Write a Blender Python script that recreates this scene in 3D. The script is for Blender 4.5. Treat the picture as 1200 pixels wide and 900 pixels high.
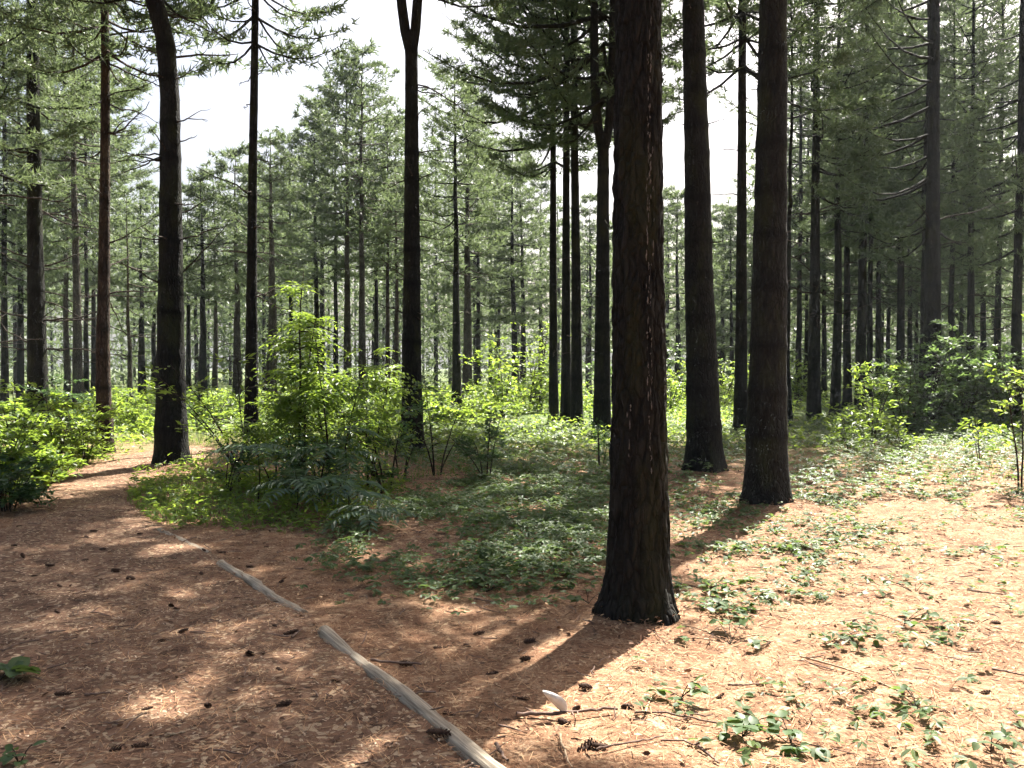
import bpy, math
import numpy as np
from mathutils import Vector

for o in list(bpy.data.objects):
    bpy.data.objects.remove(o)

# ------------------------------------------------------------------ camera, sky, sun, exposure
scene = bpy.context.scene
EYE, FPX, HZ = 1.6, 1040.0, 430.0          # eye height, focal length in photo pixels, horizon row
R = math.radians
SUN_EL, SUN_AZ = R(52), R(29.6)              # azimuth clockwise from +Y, the viewing direction

cam_data = bpy.data.cameras.new('camera')
cam_data.sensor_width = 36.0
cam_data.lens = FPX / 1200 * 36.0
cam_data.clip_end = 2000
cam = bpy.data.objects.new('camera', cam_data)
scene.collection.objects.link(cam)
cam.location = (0, 0, EYE)
cam.rotation_euler = (R(90) - math.atan((450 - HZ) / FPX), 0, 0)
scene.camera = cam

world = bpy.data.worlds.new('World')
scene.world = world
world.use_nodes = True
wn = world.node_tree
sky = wn.nodes.new('ShaderNodeTexSky')
sky.sky_type = 'NISHITA'
sky.sun_disc = False
sky.sun_elevation = SUN_EL
sky.sun_rotation = SUN_AZ
sky.air_density = 1.0
sky.dust_density = 7.0
sky.ozone_density = 1.0
bgn = wn.nodes['Background']
wn.links.new(sky.outputs[0], bgn.inputs[0])
bgn.inputs[1].default_value = 0.05

SUN_DIR = np.array([math.cos(SUN_EL) * math.sin(SUN_AZ), math.cos(SUN_EL) * math.cos(SUN_AZ), math.sin(SUN_EL)])
sun_data = bpy.data.lights.new('sun', 'SUN')
sun_data.energy = 5.0
sun_data.angle = R(0.53)
sun_data.color = (1.0, 0.95, 0.86)
sun = bpy.data.objects.new('sun', sun_data)
scene.collection.objects.link(sun)
sun.rotation_euler = Vector(SUN_DIR).to_track_quat('Z', 'Y').to_euler()
sun.location = (20, 30, 40)

scene.view_settings.view_transform = 'Standard'
scene.view_settings.look = 'None'
scene.view_settings.exposure = 2.4
scene.view_settings.gamma = 1.0
scene.render.engine = 'CYCLES'
cy = scene.cycles
cy.use_denoising = True
cy.max_bounces = 5
cy.diffuse_bounces = 2
cy.glossy_bounces = 2
cy.transmission_bounces = 3
cy.volume_bounces = 0
cy.use_light_tree = False
cy.use_adaptive_sampling = True
cy.adaptive_threshold = 0.03
cy.transparent_max_bounces = 4
cy.caustics_reflective = False
cy.caustics_refractive = False
cy.sample_clamp_indirect = 6.0

# ------------------------------------------------------------------ helpers
C = scene.collection

MOUNDS = [(.82, 5.70, .42, .07), (3.07, 10.67, .5, .08), (3.06, 14.1, .6, .09), (-5.47, 14.2, .55, .08), (-1.86, 16.5, .5, .06)]
def gz(x, y):
    """height of the ground"""
    x = np.asarray(x, float); y = np.asarray(y, float)
    z = 0.05 * np.sin(0.31 * x + 1.0) * np.cos(0.23 * y) + 0.022 * np.sin(1.1 * x + 0.6 * y) * np.sin(0.5 * y + .3)
    z = z + 0.011 * np.sin(2.7 * x - 1.9 * y) * np.sin(1.3 * x + 2.1 * y + 1.0)
    for mx, my, mr, mh in MOUNDS:
        z = z + mh * np.exp(-((x - mx) ** 2 + (y - my) ** 2) / mr ** 2)
    return z - 0.05 * np.sin(1.0)

def G(px, py):
    """photo pixel on the ground -> ground x, y"""
    d = FPX * EYE / (py - HZ)
    return np.array([(px - 600) / FPX * d, d])

def inpoly(P, poly):
    x, y = P[:, 0], P[:, 1]
    r = np.zeros(len(P), bool)
    n = len(poly)
    for i in range(n):
        x0, y0 = poly[i]; x1, y1 = poly[(i + 1) % n]
        c = ((y0 > y) != (y1 > y))
        if y1 != y0:
            r ^= c & (x < (x1 - x0) * (y - y0) / (y1 - y0) + x0)
    return r

def unit(v):
    v = np.asarray(v, float)
    return v / np.maximum(np.linalg.norm(v, axis=-1, keepdims=True), 1e-9)

class MB:
    """collects verts and faces, then links them as ONE mesh object"""
    def __init__(s):
        s.v = []; s.f = []; s.n = 0; s.attr = []
    def add(s, verts, faces, mat=0, smooth=False, attr=None):
        verts = np.asarray(verts, float).reshape(-1, 3)
        faces = np.asarray(faces, np.int64)
        if len(faces) == 0: return s
        s.f.append((faces + s.n, mat, smooth))
        s.v.append(verts); s.n += len(verts)
        s.attr.append(np.zeros(len(verts)) if attr is None else np.asarray(attr, float))
        return s
    def mesh(s, name, mats, attr_name=None):
        me = bpy.data.meshes.new(name)
        if s.n:
            V = np.concatenate(s.v)
            me.vertices.add(len(V)); me.vertices.foreach_set('co', V.astype(np.float32).ravel())
            loops = np.concatenate([f.ravel() for f, _, _ in s.f])
            tot = np.concatenate([np.full(len(f), f.shape[1]) for f, _, _ in s.f])
            mi = np.concatenate([np.full(len(f), m) for f, m, _ in s.f])
            sm = np.concatenate([np.full(len(f), b) for f, _, b in s.f])
            me.loops.add(len(loops)); me.loops.foreach_set('vertex_index', loops.astype(np.int32))
            me.polygons.add(len(tot))
            st = np.concatenate([[0], np.cumsum(tot)[:-1]])
            me.polygons.foreach_set('loop_start', st.astype(np.int32))
            me.polygons.foreach_set('loop_total', tot.astype(np.int32))
            me.polygons.foreach_set('material_index', mi.astype(np.int32))
            me.polygons.foreach_set('use_smooth', sm.astype(bool))
            if attr_name:
                a = me.attributes.new(attr_name, 'FLOAT', 'POINT')
                a.data.foreach_set('value', np.concatenate(s.attr).astype(np.float32))
            me.update(calc_edges=True)
        for m in (mats if isinstance(mats, (list, tuple)) else [mats]):
            me.materials.append(m)
        return me
    def build(s, name, mats, parent=None, attr_name=None, loc=None):
        me = s.mesh(name, mats, attr_name)
        o = bpy.data.objects.new(name, me); C.objects.link(o)
        if parent is not None: o.parent = parent
        if loc is not None: o.location = loc
        return o

def thing(name, label, cat, loc=(0, 0, 0), group=None):
    o = bpy.data.objects.new(name, None); C.objects.link(o)
    o.location = loc; o.empty_display_size = 0.2
    return tag(o, label, cat, group)

def tag(o, label=None, cat=None, group=None, kind=None):
    if label: o['label'] = label
    if cat: o['category'] = cat
    if group: o['group'] = group
    if kind: o['kind'] = kind
    return o

def tube(P, rad, sides=6, cap=True):
    P = np.asarray(P, float); rad = np.asarray(rad, float); n = len(P)
    T = unit(np.gradient(P, axis=0))
    ref = np.array([0.0, 1.0, 0.0]) if abs(T[0][1]) < 0.8 else np.array([1.0, 0, 0])
    A = unit(np.cross(T, ref)); B = np.cross(T, A)
    th = np.linspace(0, 2 * math.pi, sides, endpoint=False)
    V = P[:, None] + rad[:, None, None] * (A[:, None] * np.cos(th)[None, :, None] + B[:, None] * np.sin(th)[None, :, None])
    i = np.arange(n - 1)[:, None] * sides; j = np.arange(sides)[None]; k = (j + 1) % sides
    F = np.stack([i + j, i + k, i + sides + k, i + sides + j], -1).reshape(-1, 4)
    return V.reshape(-1, 3), F

def hash2(i, j, seed):
    n = (i * 374761393 + j * 668265263 + seed * 974711) & 0xffffffff
    n = ((n ^ (n >> 13)) * 1274126177) & 0xffffffff
    return ((n ^ (n >> 16)) & 0xffff) / 65535.0

def vnoise(x, y, seed=0, perx=None):
    xi = np.floor(x).astype(np.int64); yi = np.floor(y).astype(np.int64)
    fx = x - xi; fy = y - yi
    fx = fx * fx * (3 - 2 * fx); fy = fy * fy * (3 - 2 * fy)
    x0, x1 = (xi % perx, (xi + 1) % perx) if perx else (xi, xi + 1)
    a, b = hash2(x0, yi, seed), hash2(x1, yi, seed)
    c, d = hash2(x0, yi + 1, seed), hash2(x1, yi + 1, seed)
    return (a * (1 - fx) + b * fx) * (1 - fy) + (c * (1 - fx) + d * fx) * fy

# ------------------------------------------------------------------ materials
def mat(name):
    m = bpy.data.materials.new(name); m.use_nodes = True
    nt = m.node_tree
    p = nt.nodes['Principled BSDF']
    return m, nt, p, nt.nodes['Material Output']

def N(nt, kind, **kw):
    n = nt.nodes.new(kind)
    for k, v in kw.items():
        if k in n.inputs.keys(): n.inputs[k].default_value = v
        else: setattr(n, k, v)
    return n

def ramp(nt, fac, stops):
    r = nt.nodes.new('ShaderNodeValToRGB')
    e = r.color_ramp.elements
    while len(e) < len(stops): e.new(0.5)
    for k, (p, c) in enumerate(stops):
        e[k].position = p; e[k].color = (*c, 1) if len(c) == 3 else c
    nt.links.new(fac, r.inputs[0])
    return r.outputs[0]

def mix(nt, fac, a, b, mode='MIX'):
    n = nt.nodes.new('ShaderNodeMix'); n.data_type = 'RGBA'; n.blend_type = mode
    for sock, v in ((n.inputs[0], fac), (n.inputs[6], a), (n.inputs[7], b)):
        if hasattr(v, 'links'): nt.links.new(v, sock)
        elif isinstance(v, (int, float)): sock.default_value = v
        else: sock.default_value = (*v, 1)
    return n.outputs[2]

def noise(nt, vec, scale, detail=4, rough=0.55):
    n = N(nt, 'ShaderNodeTexNoise', Scale=scale, Detail=detail, Roughness=rough)
    nt.links.new(vec, n.inputs['Vector'])
    return n.outputs['Fac']

def mapping(nt, vec, scale):
    n = nt.nodes.new('ShaderNodeMapping'); n.inputs['Scale'].default_value = scale
    nt.links.new(vec, n.inputs['Vector']); return n.outputs[0]

def bump(nt, h, p, strength, dist):
    b = N(nt, 'ShaderNodeBump', Strength=strength, Distance=dist)
    nt.links.new(h, b.inputs['Height']); nt.links.new(b.outputs[0], p.inputs['Normal'])
    return b

def leaf_mat(name, stops, trans, tfac=0.45, rough=0.45, spec=0.35):
    m, nt, p, out = mat(name)
    g = nt.nodes.new('ShaderNodeNewGeometry')
    tc = nt.nodes.new('ShaderNodeTexCoord')
    big = noise(nt, g.outputs['Position'], 1.3, 2)
    f = N(nt, 'ShaderNodeMath', operation='MULTIPLY_ADD'); f.inputs[1].default_value = 0.65
    nt.links.new(g.outputs['Random Per Island'], f.inputs[0])
    b2 = N(nt, 'ShaderNodeMath', operation='MULTIPLY'); b2.inputs[1].default_value = 0.4
    nt.links.new(big, b2.inputs[0]); nt.links.new(b2.outputs[0], f.inputs[2])
    col = ramp(nt, f.outputs[0], stops)
    nt.links.new(col, p.inputs['Base Color'])
    p.inputs['Roughness'].default_value = rough
    p.inputs['Specular IOR Level'].default_value = spec
    tl = nt.nodes.new('ShaderNodeBsdfTranslucent')
    tcol = mix(nt, 0.65, col, trans)
    nt.links.new(tcol, tl.inputs['Color'])
    mx = nt.nodes.new('ShaderNodeMixShader'); mx.inputs[0].default_value = tfac
    nt.links.new(p.outputs[0], mx.inputs[1]); nt.links.new(tl.outputs[0], mx.inputs[2])
    nt.links.new(mx.outputs[0], out.inputs['Surface'])
    return m

def bark_mat(name, dark, light, moss, moss_amt, vscale=1.0, bstr=0.7):
    m, nt, p, out = mat(name)
    tc = nt.nodes.new('ShaderNodeTexCoord')
    oi = nt.nodes.new('ShaderNodeObjectInfo')
    off = nt.nodes.new('ShaderNodeVectorMath'); off.operation = 'ADD'
    nt.links.new(tc.outputs['Object'], off.inputs[0])
    sc = nt.nodes.new('ShaderNodeVectorMath'); sc.operation = 'SCALE'; sc.inputs[0].default_value = (37, 11, 53)
    nt.links.new(oi.outputs['Random'], sc.inputs['Scale']); nt.links.new(sc.outputs[0], off.inputs[1])
    v = off.outputs[0]
    fis = noise(nt, mapping(nt, v, (34 * vscale, 34 * vscale, 5 * vscale)), 1.0, 5, 0.62)
    blot = noise(nt, mapping(nt, v, (4, 4, 1.4)), 1.0, 4, 0.6)
    fine = noise(nt, v, 60, 3, 0.6)
    wn_ = N(nt, 'ShaderNodeTexNoise', Scale=9.0, Detail=3.0); nt.links.new(v, wn_.inputs['Vector'])
    wa = nt.nodes.new('ShaderNodeVectorMath'); wa.operation = 'MULTIPLY_ADD'; wa.inputs[1].default_value = (.05, .05, .14)
    nt.links.new(wn_.outputs['Color'], wa.inputs[0]); nt.links.new(v, wa.inputs[2])
    vo = nt.nodes.new('ShaderNodeTexVoronoi'); vo.feature = 'DISTANCE_TO_EDGE'; vo.inputs['Scale'].default_value = 1.0
    nt.links.new(mapping(nt, wa.outputs[0], (27 * vscale, 27 * vscale, 7.5 * vscale)), vo.inputs['Vector'])
    crack = ramp(nt, vo.outputs['Distance'], [(0.0, (0, 0, 0)), (0.22, (1, 1, 1))])
    c = ramp(nt, fis, [(0.33, dark), (0.66, light)])
    c = mix(nt, 0.75, c, mix(nt, crack, (.3, .28, .26), (1.25, 1.2, 1.15)), 'MULTIPLY')
    c = mix(nt, 0.5, c, mix(nt, blot, (0.55, 0.55, 0.55), (1.35, 1.3, 1.25)), 'MULTIPLY')
    mm = ramp(nt, blot, [(0.5, (0, 0, 0)), (0.68, (moss_amt,) * 3)])
    c = mix(nt, mm, c, moss)
    at = nt.nodes.new('ShaderNodeAttribute'); at.attribute_name = 'whorl'
    c = mix(nt, at.outputs['Fac'], c, tuple(0.3 * x for x in dark))
    nt.links.new(c, p.inputs['Base Color'])
    p.inputs['Roughness'].default_value = 0.92
    p.inputs['Specular IOR Level'].default_value = 0.2
    h = mix(nt, 0.45, mix(nt, 0.3, fis, fine), crack)
    bump(nt, h, p, bstr, 0.04)
    return m

BARK = bark_mat('pine_bark', (0.0045, 0.0047, 0.0044), (0.0185, 0.0195, 0.0165), (0.024, 0.029, 0.009), 0.7)
BARK_MAIN = bark_mat('pine_bark_rough', (0.0042, 0.0042, 0.004), (0.0205, 0.0205, 0.0185), (0.026, 0.028, 0.010), 0.6, 0.8, 0.9)
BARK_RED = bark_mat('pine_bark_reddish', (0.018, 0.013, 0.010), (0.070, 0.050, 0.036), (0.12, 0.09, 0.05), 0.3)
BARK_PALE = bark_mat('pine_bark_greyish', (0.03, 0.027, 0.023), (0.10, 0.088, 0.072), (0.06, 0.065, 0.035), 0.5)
TWIG = bark_mat('dead_wood_bark', (0.018, 0.014, 0.012), (0.06, 0.047, 0.037), (0.04, 0.04, 0.02), 0.3)

PINE = leaf_mat('pine_needles', [(0.1, (0.019, 0.040, 0.026)), (0.5, (0.041, 0.072, 0.043)), (0.9, (0.085, 0.112, 0.054))],
                (0.22, 0.285, 0.115), 0.40, 0.5, 0.3)
LEAF = leaf_mat('shrub_leaves', [(0.1, (0.035, 0.075, 0.016)), (0.5, (0.07, 0.13, 0.024)), (0.9, (0.12, 0.18, 0.035)), (1.0, (0.20, 0.18, 0.04))],
                (0.38, 0.52, 0.06), 0.55, 0.42, 0.35)
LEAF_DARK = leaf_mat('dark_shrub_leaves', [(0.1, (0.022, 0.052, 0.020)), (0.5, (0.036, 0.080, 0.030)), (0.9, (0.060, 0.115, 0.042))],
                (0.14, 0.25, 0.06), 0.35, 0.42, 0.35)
CREEP = leaf_mat('creeper_leaves', [(0.08, (0.030, 0.062, 0.022)), (0.55, (0.055, 0.098, 0.034)), (0.92, (0.105, 0.135, 0.042))],
                (0.20, 0.30, 0.06), 0.38, 0.5, 0.25)
FROND = leaf_mat('compound_leaves', [(0.1, (0.05, 0.09, 0.05)), (0.5, (0.08, 0.135, 0.075)), (0.9, (0.12, 0.17, 0.10))], (0.16, 0.26, 0.08), 0.3, 0.36, 0.5)
LEAF_MID = leaf_mat('mid_green_leaves', [(0.1, (0.032, 0.068, 0.030)), (0.5, (0.055, 0.105, 0.042)), (0.9, (0.095, 0.15, 0.06)), (1.0, (0.17, 0.15, 0.05))], (0.22, 0.34, 0.08), 0.42, 0.42, 0.35)
GRASS = leaf_mat('grass_blades', [(0.1, (0.045, 0.085, 0.020)), (0.5, (0.075, 0.135, 0.028)), (0.9, (0.14, 0.18, 0.05))],
                (0.26, 0.38, 0.06), 0.4, 0.5, 0.3)

def ground_mat(name, stops, speck, speck_amt, sscale, bscale, green=None):
    m, nt, p, out = mat(name)
    g = nt.nodes.new('ShaderNodeNewGeometry'); v = g.outputs['Position']
    warp = N(nt, 'ShaderNodeTexNoise', Scale=3.0, Detail=3)
    nt.links.new(v, warp.inputs['Vector'])
    wv = nt.nodes.new('ShaderNodeVectorMath'); wv.operation = 'MULTIPLY_ADD'
    wv.inputs[1].default_value = (0.25, 0.25, 0.25)
    nt.links.new(warp.outputs['Color'], wv.inputs[0]); nt.links.new(v, wv.inputs[2])
    big = noise(nt, v, 0.7, 5, 0.6)
    mid = noise(nt, wv.outputs[0], 7, 6, 0.7)
    s1 = noise(nt, mapping(nt, wv.outputs[0], (160, 28, 40)), 1.0, 3, 0.6)      # litter lying one way
    s2 = noise(nt, mapping(nt, wv.outputs[0], (26, 150, 40)), 1.0, 3, 0.6)      # and the other
    ss = mix(nt, 0.5, s1, s2)
    f = mix(nt, 0.5, mid, ss)
    c = ramp(nt, f, stops)
    c = mix(nt, 0.65, c, mix(nt, big, (0.6, 0.55, 0.52), (1.4, 1.4, 1.4)), 'MULTIPLY')
    hum = ramp(nt, noise(nt, wv.outputs[0], 2.3, 6, 0.68), [(0.54, (0, 0, 0)), (0.70, (0.75,) * 3)])
    c = mix(nt, hum, c, tuple(0.5 * x for x in stops[0][1]))
    vo = N(nt, 'ShaderNodeTexVoronoi', Scale=sscale)
    nt.links.new(wv.outputs[0], vo.inputs['Vector'])
    sep = nt.nodes.new('ShaderNodeSeparateColor'); nt.links.new(vo.outputs['Color'], sep.inputs[0])
    sp = ramp(nt, sep.outputs[0], [(1 - speck_amt - 0.02, (0, 0, 0)), (1 - speck_amt + 0.03, (0.75,) * 3)])
    c = mix(nt, sp, c, speck)
    dk = ramp(nt, sep.outputs[1], [(0.82, (0, 0, 0)), (0.9, (0.6,) * 3)])
    c = mix(nt, dk, c, tuple(0.45 * x for x in stops[0][1]))
    if green:
        sx = nt.nodes.new('ShaderNodeSeparateXYZ'); nt.links.new(v, sx.inputs[0])
        far = N(nt, 'ShaderNodeMapRange'); far.inputs[1].default_value = 14; far.inputs[2].default_value = 24
        nt.links.new(sx.outputs[1], far.inputs[0])
        gm = N(nt, 'ShaderNodeMath', operation='MULTIPLY'); nt.links.new(far.outputs[0], gm.inputs[0])
        gr = ramp(nt, big, [(0.25, (0, 0, 0)), (0.45, (1, 1, 1))]); nt.links.new(gr, gm.inputs[1])
        c = mix(nt, gm.outputs[0], c, green)
    nt.links.new(c, p.inputs['Base Color'])
    p.inputs['Roughness'].default_value = 0.95
    p.inputs['Specular IOR Level'].default_value = 0.15
    h = mix(nt, 0.55, ss, mid)
    bump(nt, h, p, 0.8, bscale)
    return m

LITTER = ground_mat('needle_litter', [(0.30, (0.078, 0.036, 0.020)), (0.5, (0.195, 0.106, 0.060)), (0.7, (0.48, 0.355, 0.23))],
                    (0.46, 0.33, 0.2), 0.07, 60, 0.03, green=(0.07, 0.10, 0.03))
CHIPS = ground_mat('wood_chip_path', [(0.30, (0.068, 0.036, 0.024)), (0.5, (0.165, 0.095, 0.060)), (0.7, (0.31, 0.20, 0.128))],
                   (0.42, 0.31, 0.2), 0.16, 45, 0.035)

def simple(name, stops, rough=0.85, scale=30, stretch=(1, 1, 1), bstr=0.5, bd=0.01, island=False):
    m, nt, p, out = mat(name)
    tc = nt.nodes.new('ShaderNodeTexCoord')
    n = noise(nt, mapping(nt, tc.outputs['Object'], stretch), scale, 5, 0.6)
    if island:
        g = nt.nodes.new('ShaderNodeNewGeometry')
        c = ramp(nt, g.outputs['Random Per Island'], stops)
    else:
        c = ramp(nt, n, stops)
    nt.links.new(c, p.inputs['Base Color']); p.inputs['Roughness'].default_value = rough
    p.inputs['Specular IOR Level'].default_value = 0.2
    bump(nt, n, p, bstr, bd)
    return m

TIMBER = simple('weathered_timber', [(0.3, (0.14, 0.11, 0.08)), (0.5, (0.29, 0.24, 0.18)), (0.7, (0.43, 0.37, 0.29))], 0.9, 1.0, (3, 70, 70), 0.7, 0.01)
CONE = simple('pine_cone_scales', [(0.3, (0.030, 0.017, 0.012)), (0.7, (0.11, 0.062, 0.040))], 0.8, 60)
STICK = simple('bare_stick', [(0.3, (0.08, 0.05, 0.04)), (0.7, (0.24, 0.165, 0.125))], 0.85, 20, (1, 1, 1))
PALE_STICK = simple('pale_stick', [(0.3, (0.28, 0.19, 0.12)), (0.7, (0.48, 0.36, 0.24))], 0.85, 20)
WHITE_BARK = simple('pale_inner_bark', [(0.3, (0.62, 0.58, 0.52)), (0.7, (0.8, 0.77, 0.72))], 0.7, 40)
RESIN = simple('dried_resin', [(0.35, (0.05, 0.042, 0.036)), (0.7, (0.26, 0.235, 0.21))], 0.6, 40)
CHIP_BITS = simple('wood_chip_bits', [(0.0, (0.08, 0.045, 0.032)), (0.45, (0.20, 0.12, 0.078)), (0.8, (0.36, 0.25, 0.165)), (1.0, (0.52, 0.41, 0.30))], 0.9, 30, island=True)
NEEDLE_BITS = simple('fallen_needles', [(0.0, (0.13, 0.055, 0.03)), (0.5, (0.29, 0.15, 0.078)), (1.0, (0.47, 0.30, 0.165))], 0.85, 30, island=True)
DRY_LEAF = simple('dry_leaves', [(0.0, (0.10, 0.055, 0.035)), (0.6, (0.24, 0.13, 0.075)), (1.0, (0.40, 0.26, 0.15))], 0.8, 30, island=True)

# ------------------------------------------------------------------ where the sun reaches the ground
def GP(pts): return [tuple(G(*p)) for p in pts]
LIT = [
    GP([(628, 812), (694, 733), (800, 700), (800, 648), (850, 606), (925, 566), (1200, 540), (1900, 540), (1900, 760), (1230, 770),
        (1110, 800), (1060, 860), (1100, 1000), (760, 1000), (690, 862)]),
    GP([(20, 596), (60, 556), (130, 530), (240, 518), (240, 552), (110, 578)]),
    GP([(480, 505), (720, 515), (730, 478), (470, 478)]),
    GP([(780, 520), (890, 520), (900, 480), (780, 480)]),
    GP([(960, 552), (1300, 556), (1300, 515), (1000, 510)]),
    GP([(-120, 545), (110, 535), (170, 505), (-60, 490)]),
]
# round gaps: (point the light reaches, radius)
_sp = lambda px, py, z, d: ((px - 600) / FPX * d, d, z)
TUBES = []
for px, py, r in [(205, 638, .32), (245, 682, .28), (95, 714, .24), (215, 728, .30), (275, 742, .2), (195, 815, .26), (140, 770, .16),
                  (120, 690, .16), (430, 885, .2), (20, 860, .2), (330, 770, .12), (300, 662, .12), (600, 660, .18),
                  (860, 585, .25), (40, 760, .12), (390, 700, .1), (640, 560, .5), (690, 545, .4), (592, 802, .1), (612, 790, .11), (632, 777, .12), (652, 764, .12), (672, 750, .12), (690, 738, .12)]:
    g = G(px, py); TUBES.append(((g[0], g[1], 0.0), r if r <= .12 else r * .72))
TUBES += [(_sp(352, 0, 2.6, 11.5), .55), (_sp(385, 0, 1.9, 11.5), .6), (_sp(350, 0, 1.6, 11.3), .5), (_sp(430, 0, 1.6, 12), .6), (_sp(300, 0, 1.2, 12.5), .5),
          (_sp(60, 0, 1.3, 12), .9), (_sp(10, 0, 1.4, 11), .8), (_sp(1185, 0, 1.9, 12), .9), (_sp(590, 0, 1.5, 29), 2.2), (_sp(640, 0, 1.5, 31), 2.2),
          (_sp(205, 0, 6, 14.5), .5), (_sp(122, 0, 2.5, 17), 0.5), (_sp(122, 0, 4.5, 17), .5), (_sp(1010, 0, .6, 18), .8)]
TC = np.array([t[0] for t in TUBES]); TR = np.array([t[1] for t in TUBES])

def lit_mask(P):
    """True where a tuft at P would shade a spot that the photograph shows in the sun"""
    k = SUN_DIR[:2] / SUN_DIR[2]
    Q = P[:, :2] - P[:, 2:3] * k
    wob = 0.16 * np.stack([np.sin(5.1 * Q[:, 1] + 1.3 * Q[:, 0]), np.sin(4.3 * Q[:, 0] - 2.1 * Q[:, 1])], 1)
    m = np.zeros(len(P), bool)
    for poly in LIT: m |= inpoly(Q + wob, poly)
    for c, r in zip(TC, TR):
        d = P - c
        t = d @ SUN_DIR
        perp = np.linalg.norm(d - t[:, None] * SUN_DIR, axis=1)
        m |= (perp < r) & (t > 0)
    return m

# ------------------------------------------------------------------ ground and path
def axis(lo, hi, c, fine, grow):
    """coordinates, finely spaced around c and growing outwards"""
    a = [c]; s = fine
    while a[-1] < hi:
        a.append(a[-1] + s); s = s if a[-1] < c + 5 else s * grow
    b = [c]; s = fine
    while b[-1] > lo:
        b.append(b[-1] - s); s = s if b[-1] > c - 5 else s * grow
    return np.array(sorted(set(b[1:] + a)))

def build_ground():
    xs = axis(-420, 420, 0.0, 0.08, 1.08); ys = axis(-60, 700, 7.5, 0.08, 1.07)
    X, Y = np.meshgrid(xs, ys)
    Z = gz(X, Y)
    near = (np.abs(X) < 9) & (Y > 0) & (Y < 18)
    fine = (vnoise(X * 3.1 + 50, Y * 3.1 + 50, 3) - .5) * 0.034 + (vnoise(X * 7.7 + 50, Y * 7.7 + 50, 4) - .5) * 0.020
    Z = Z + np.where(near, fine, 0)
    V = np.stack([X, Y, Z], -1).reshape(-1, 3)
    nx = len(xs); i = np.arange(len(ys) - 1)[:, None] * nx; j = np.arange(nx - 1)[None]
    F = np.stack([i + j, i + j + 1, i + nx + j + 1, i + nx + j], -1).reshape(-1, 4)
    o = MB().add(V, F, 0, True).build('ground', LITTER)
    tag(o, kind='structure', label='forest floor of reddish brown pine needles')
build_ground()

def smooth_line(P, n):
    P = np.asarray(P, float)
    s = np.concatenate([[0], np.cumsum(np.linalg.norm(np.diff(P, axis=0), axis=1))])
    t = np.linspace(0, s[-1], n)
    Q = np.stack([np.interp(t, s, P[:, k]) for k in range(P.shape[1])], 1)
    for _ in range(max(2, n // 12)):
        Q[1:-1] = (Q[:-2] + 2 * Q[1:-1] + Q[2:]) / 4
    return Q

PATH_R = smooth_line([(0.5, 1.0), tuple(G(585, 900)), tuple(G(375, 735)), tuple(G(255, 648)), tuple(G(190, 612)), tuple(G(140, 580)), tuple(G(165, 556)), tuple(G(205, 542)), tuple(G(300, 531))], 160)
PATH_L = smooth_line([(-2.0, 1.0), tuple(G(-120, 900)), tuple(G(-60, 735)), tuple(G(-25, 640)), tuple(G(5, 602)), tuple(G(50, 572)), tuple(G(110, 548)), tuple(G(155, 532)), tuple(G(230, 522))], 160)

def on_path(P):
    return inpoly(P, [tuple(p) for p in PATH_L] + [tuple(p) for p in PATH_R[::-1]])

def build_path():
    m = 40
    t = np.linspace(0, 1, m)[None, :, None]
    wl = (vnoise(np.arange(160) * .35, np.zeros(160), 9) - .5) * .3; wr = (vnoise(np.arange(160) * .35, np.zeros(160), 10) - .5) * .22
    D = unit(PATH_R - PATH_L)
    L = PATH_L + D * wl[:, None]; Rr = PATH_R + D * wr[:, None]
    Pn = L[:, None] * (1 - t) + Rr[:, None] * t
    fine = (vnoise(Pn[..., 0] * 3.1 + 50, Pn[..., 1] * 3.1 + 50, 3) - .5) * 0.034 + (vnoise(Pn[..., 0] * 7.7 + 50, Pn[..., 1] * 7.7 + 50, 4) - .5) * 0.020
    edge = np.minimum(1, np.minimum(t, 1 - t)[..., 0] / 0.06)
    Z = gz(Pn[..., 0], Pn[..., 1]) + fine + 0.012 * edge - 0.006 * (1 - edge)
    V = np.concatenate([Pn, Z[..., None]], -1).reshape(-1, 3)
    i = np.arange(159)[:, None] * m; j = np.arange(m - 1)[None]
    F = np.stack([i + j, i + j + 1, i + m + j + 1, i + m + j], -1).reshape(-1, 4)
    o = MB().add(V, F, 0, True).build('path', CHIPS)
    tag(o, kind='structure', label='footpath of trodden wood chips curving away to the left')
build_path()

# ------------------------------------------------------------------ pines
def curve_at(spine, z):
    return np.stack([np.interp(z, spine[:, 2], spine[:, 0]), np.interp(z, spine[:, 2], spine[:, 1]), np.asarray(z, float)], -1)

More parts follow.
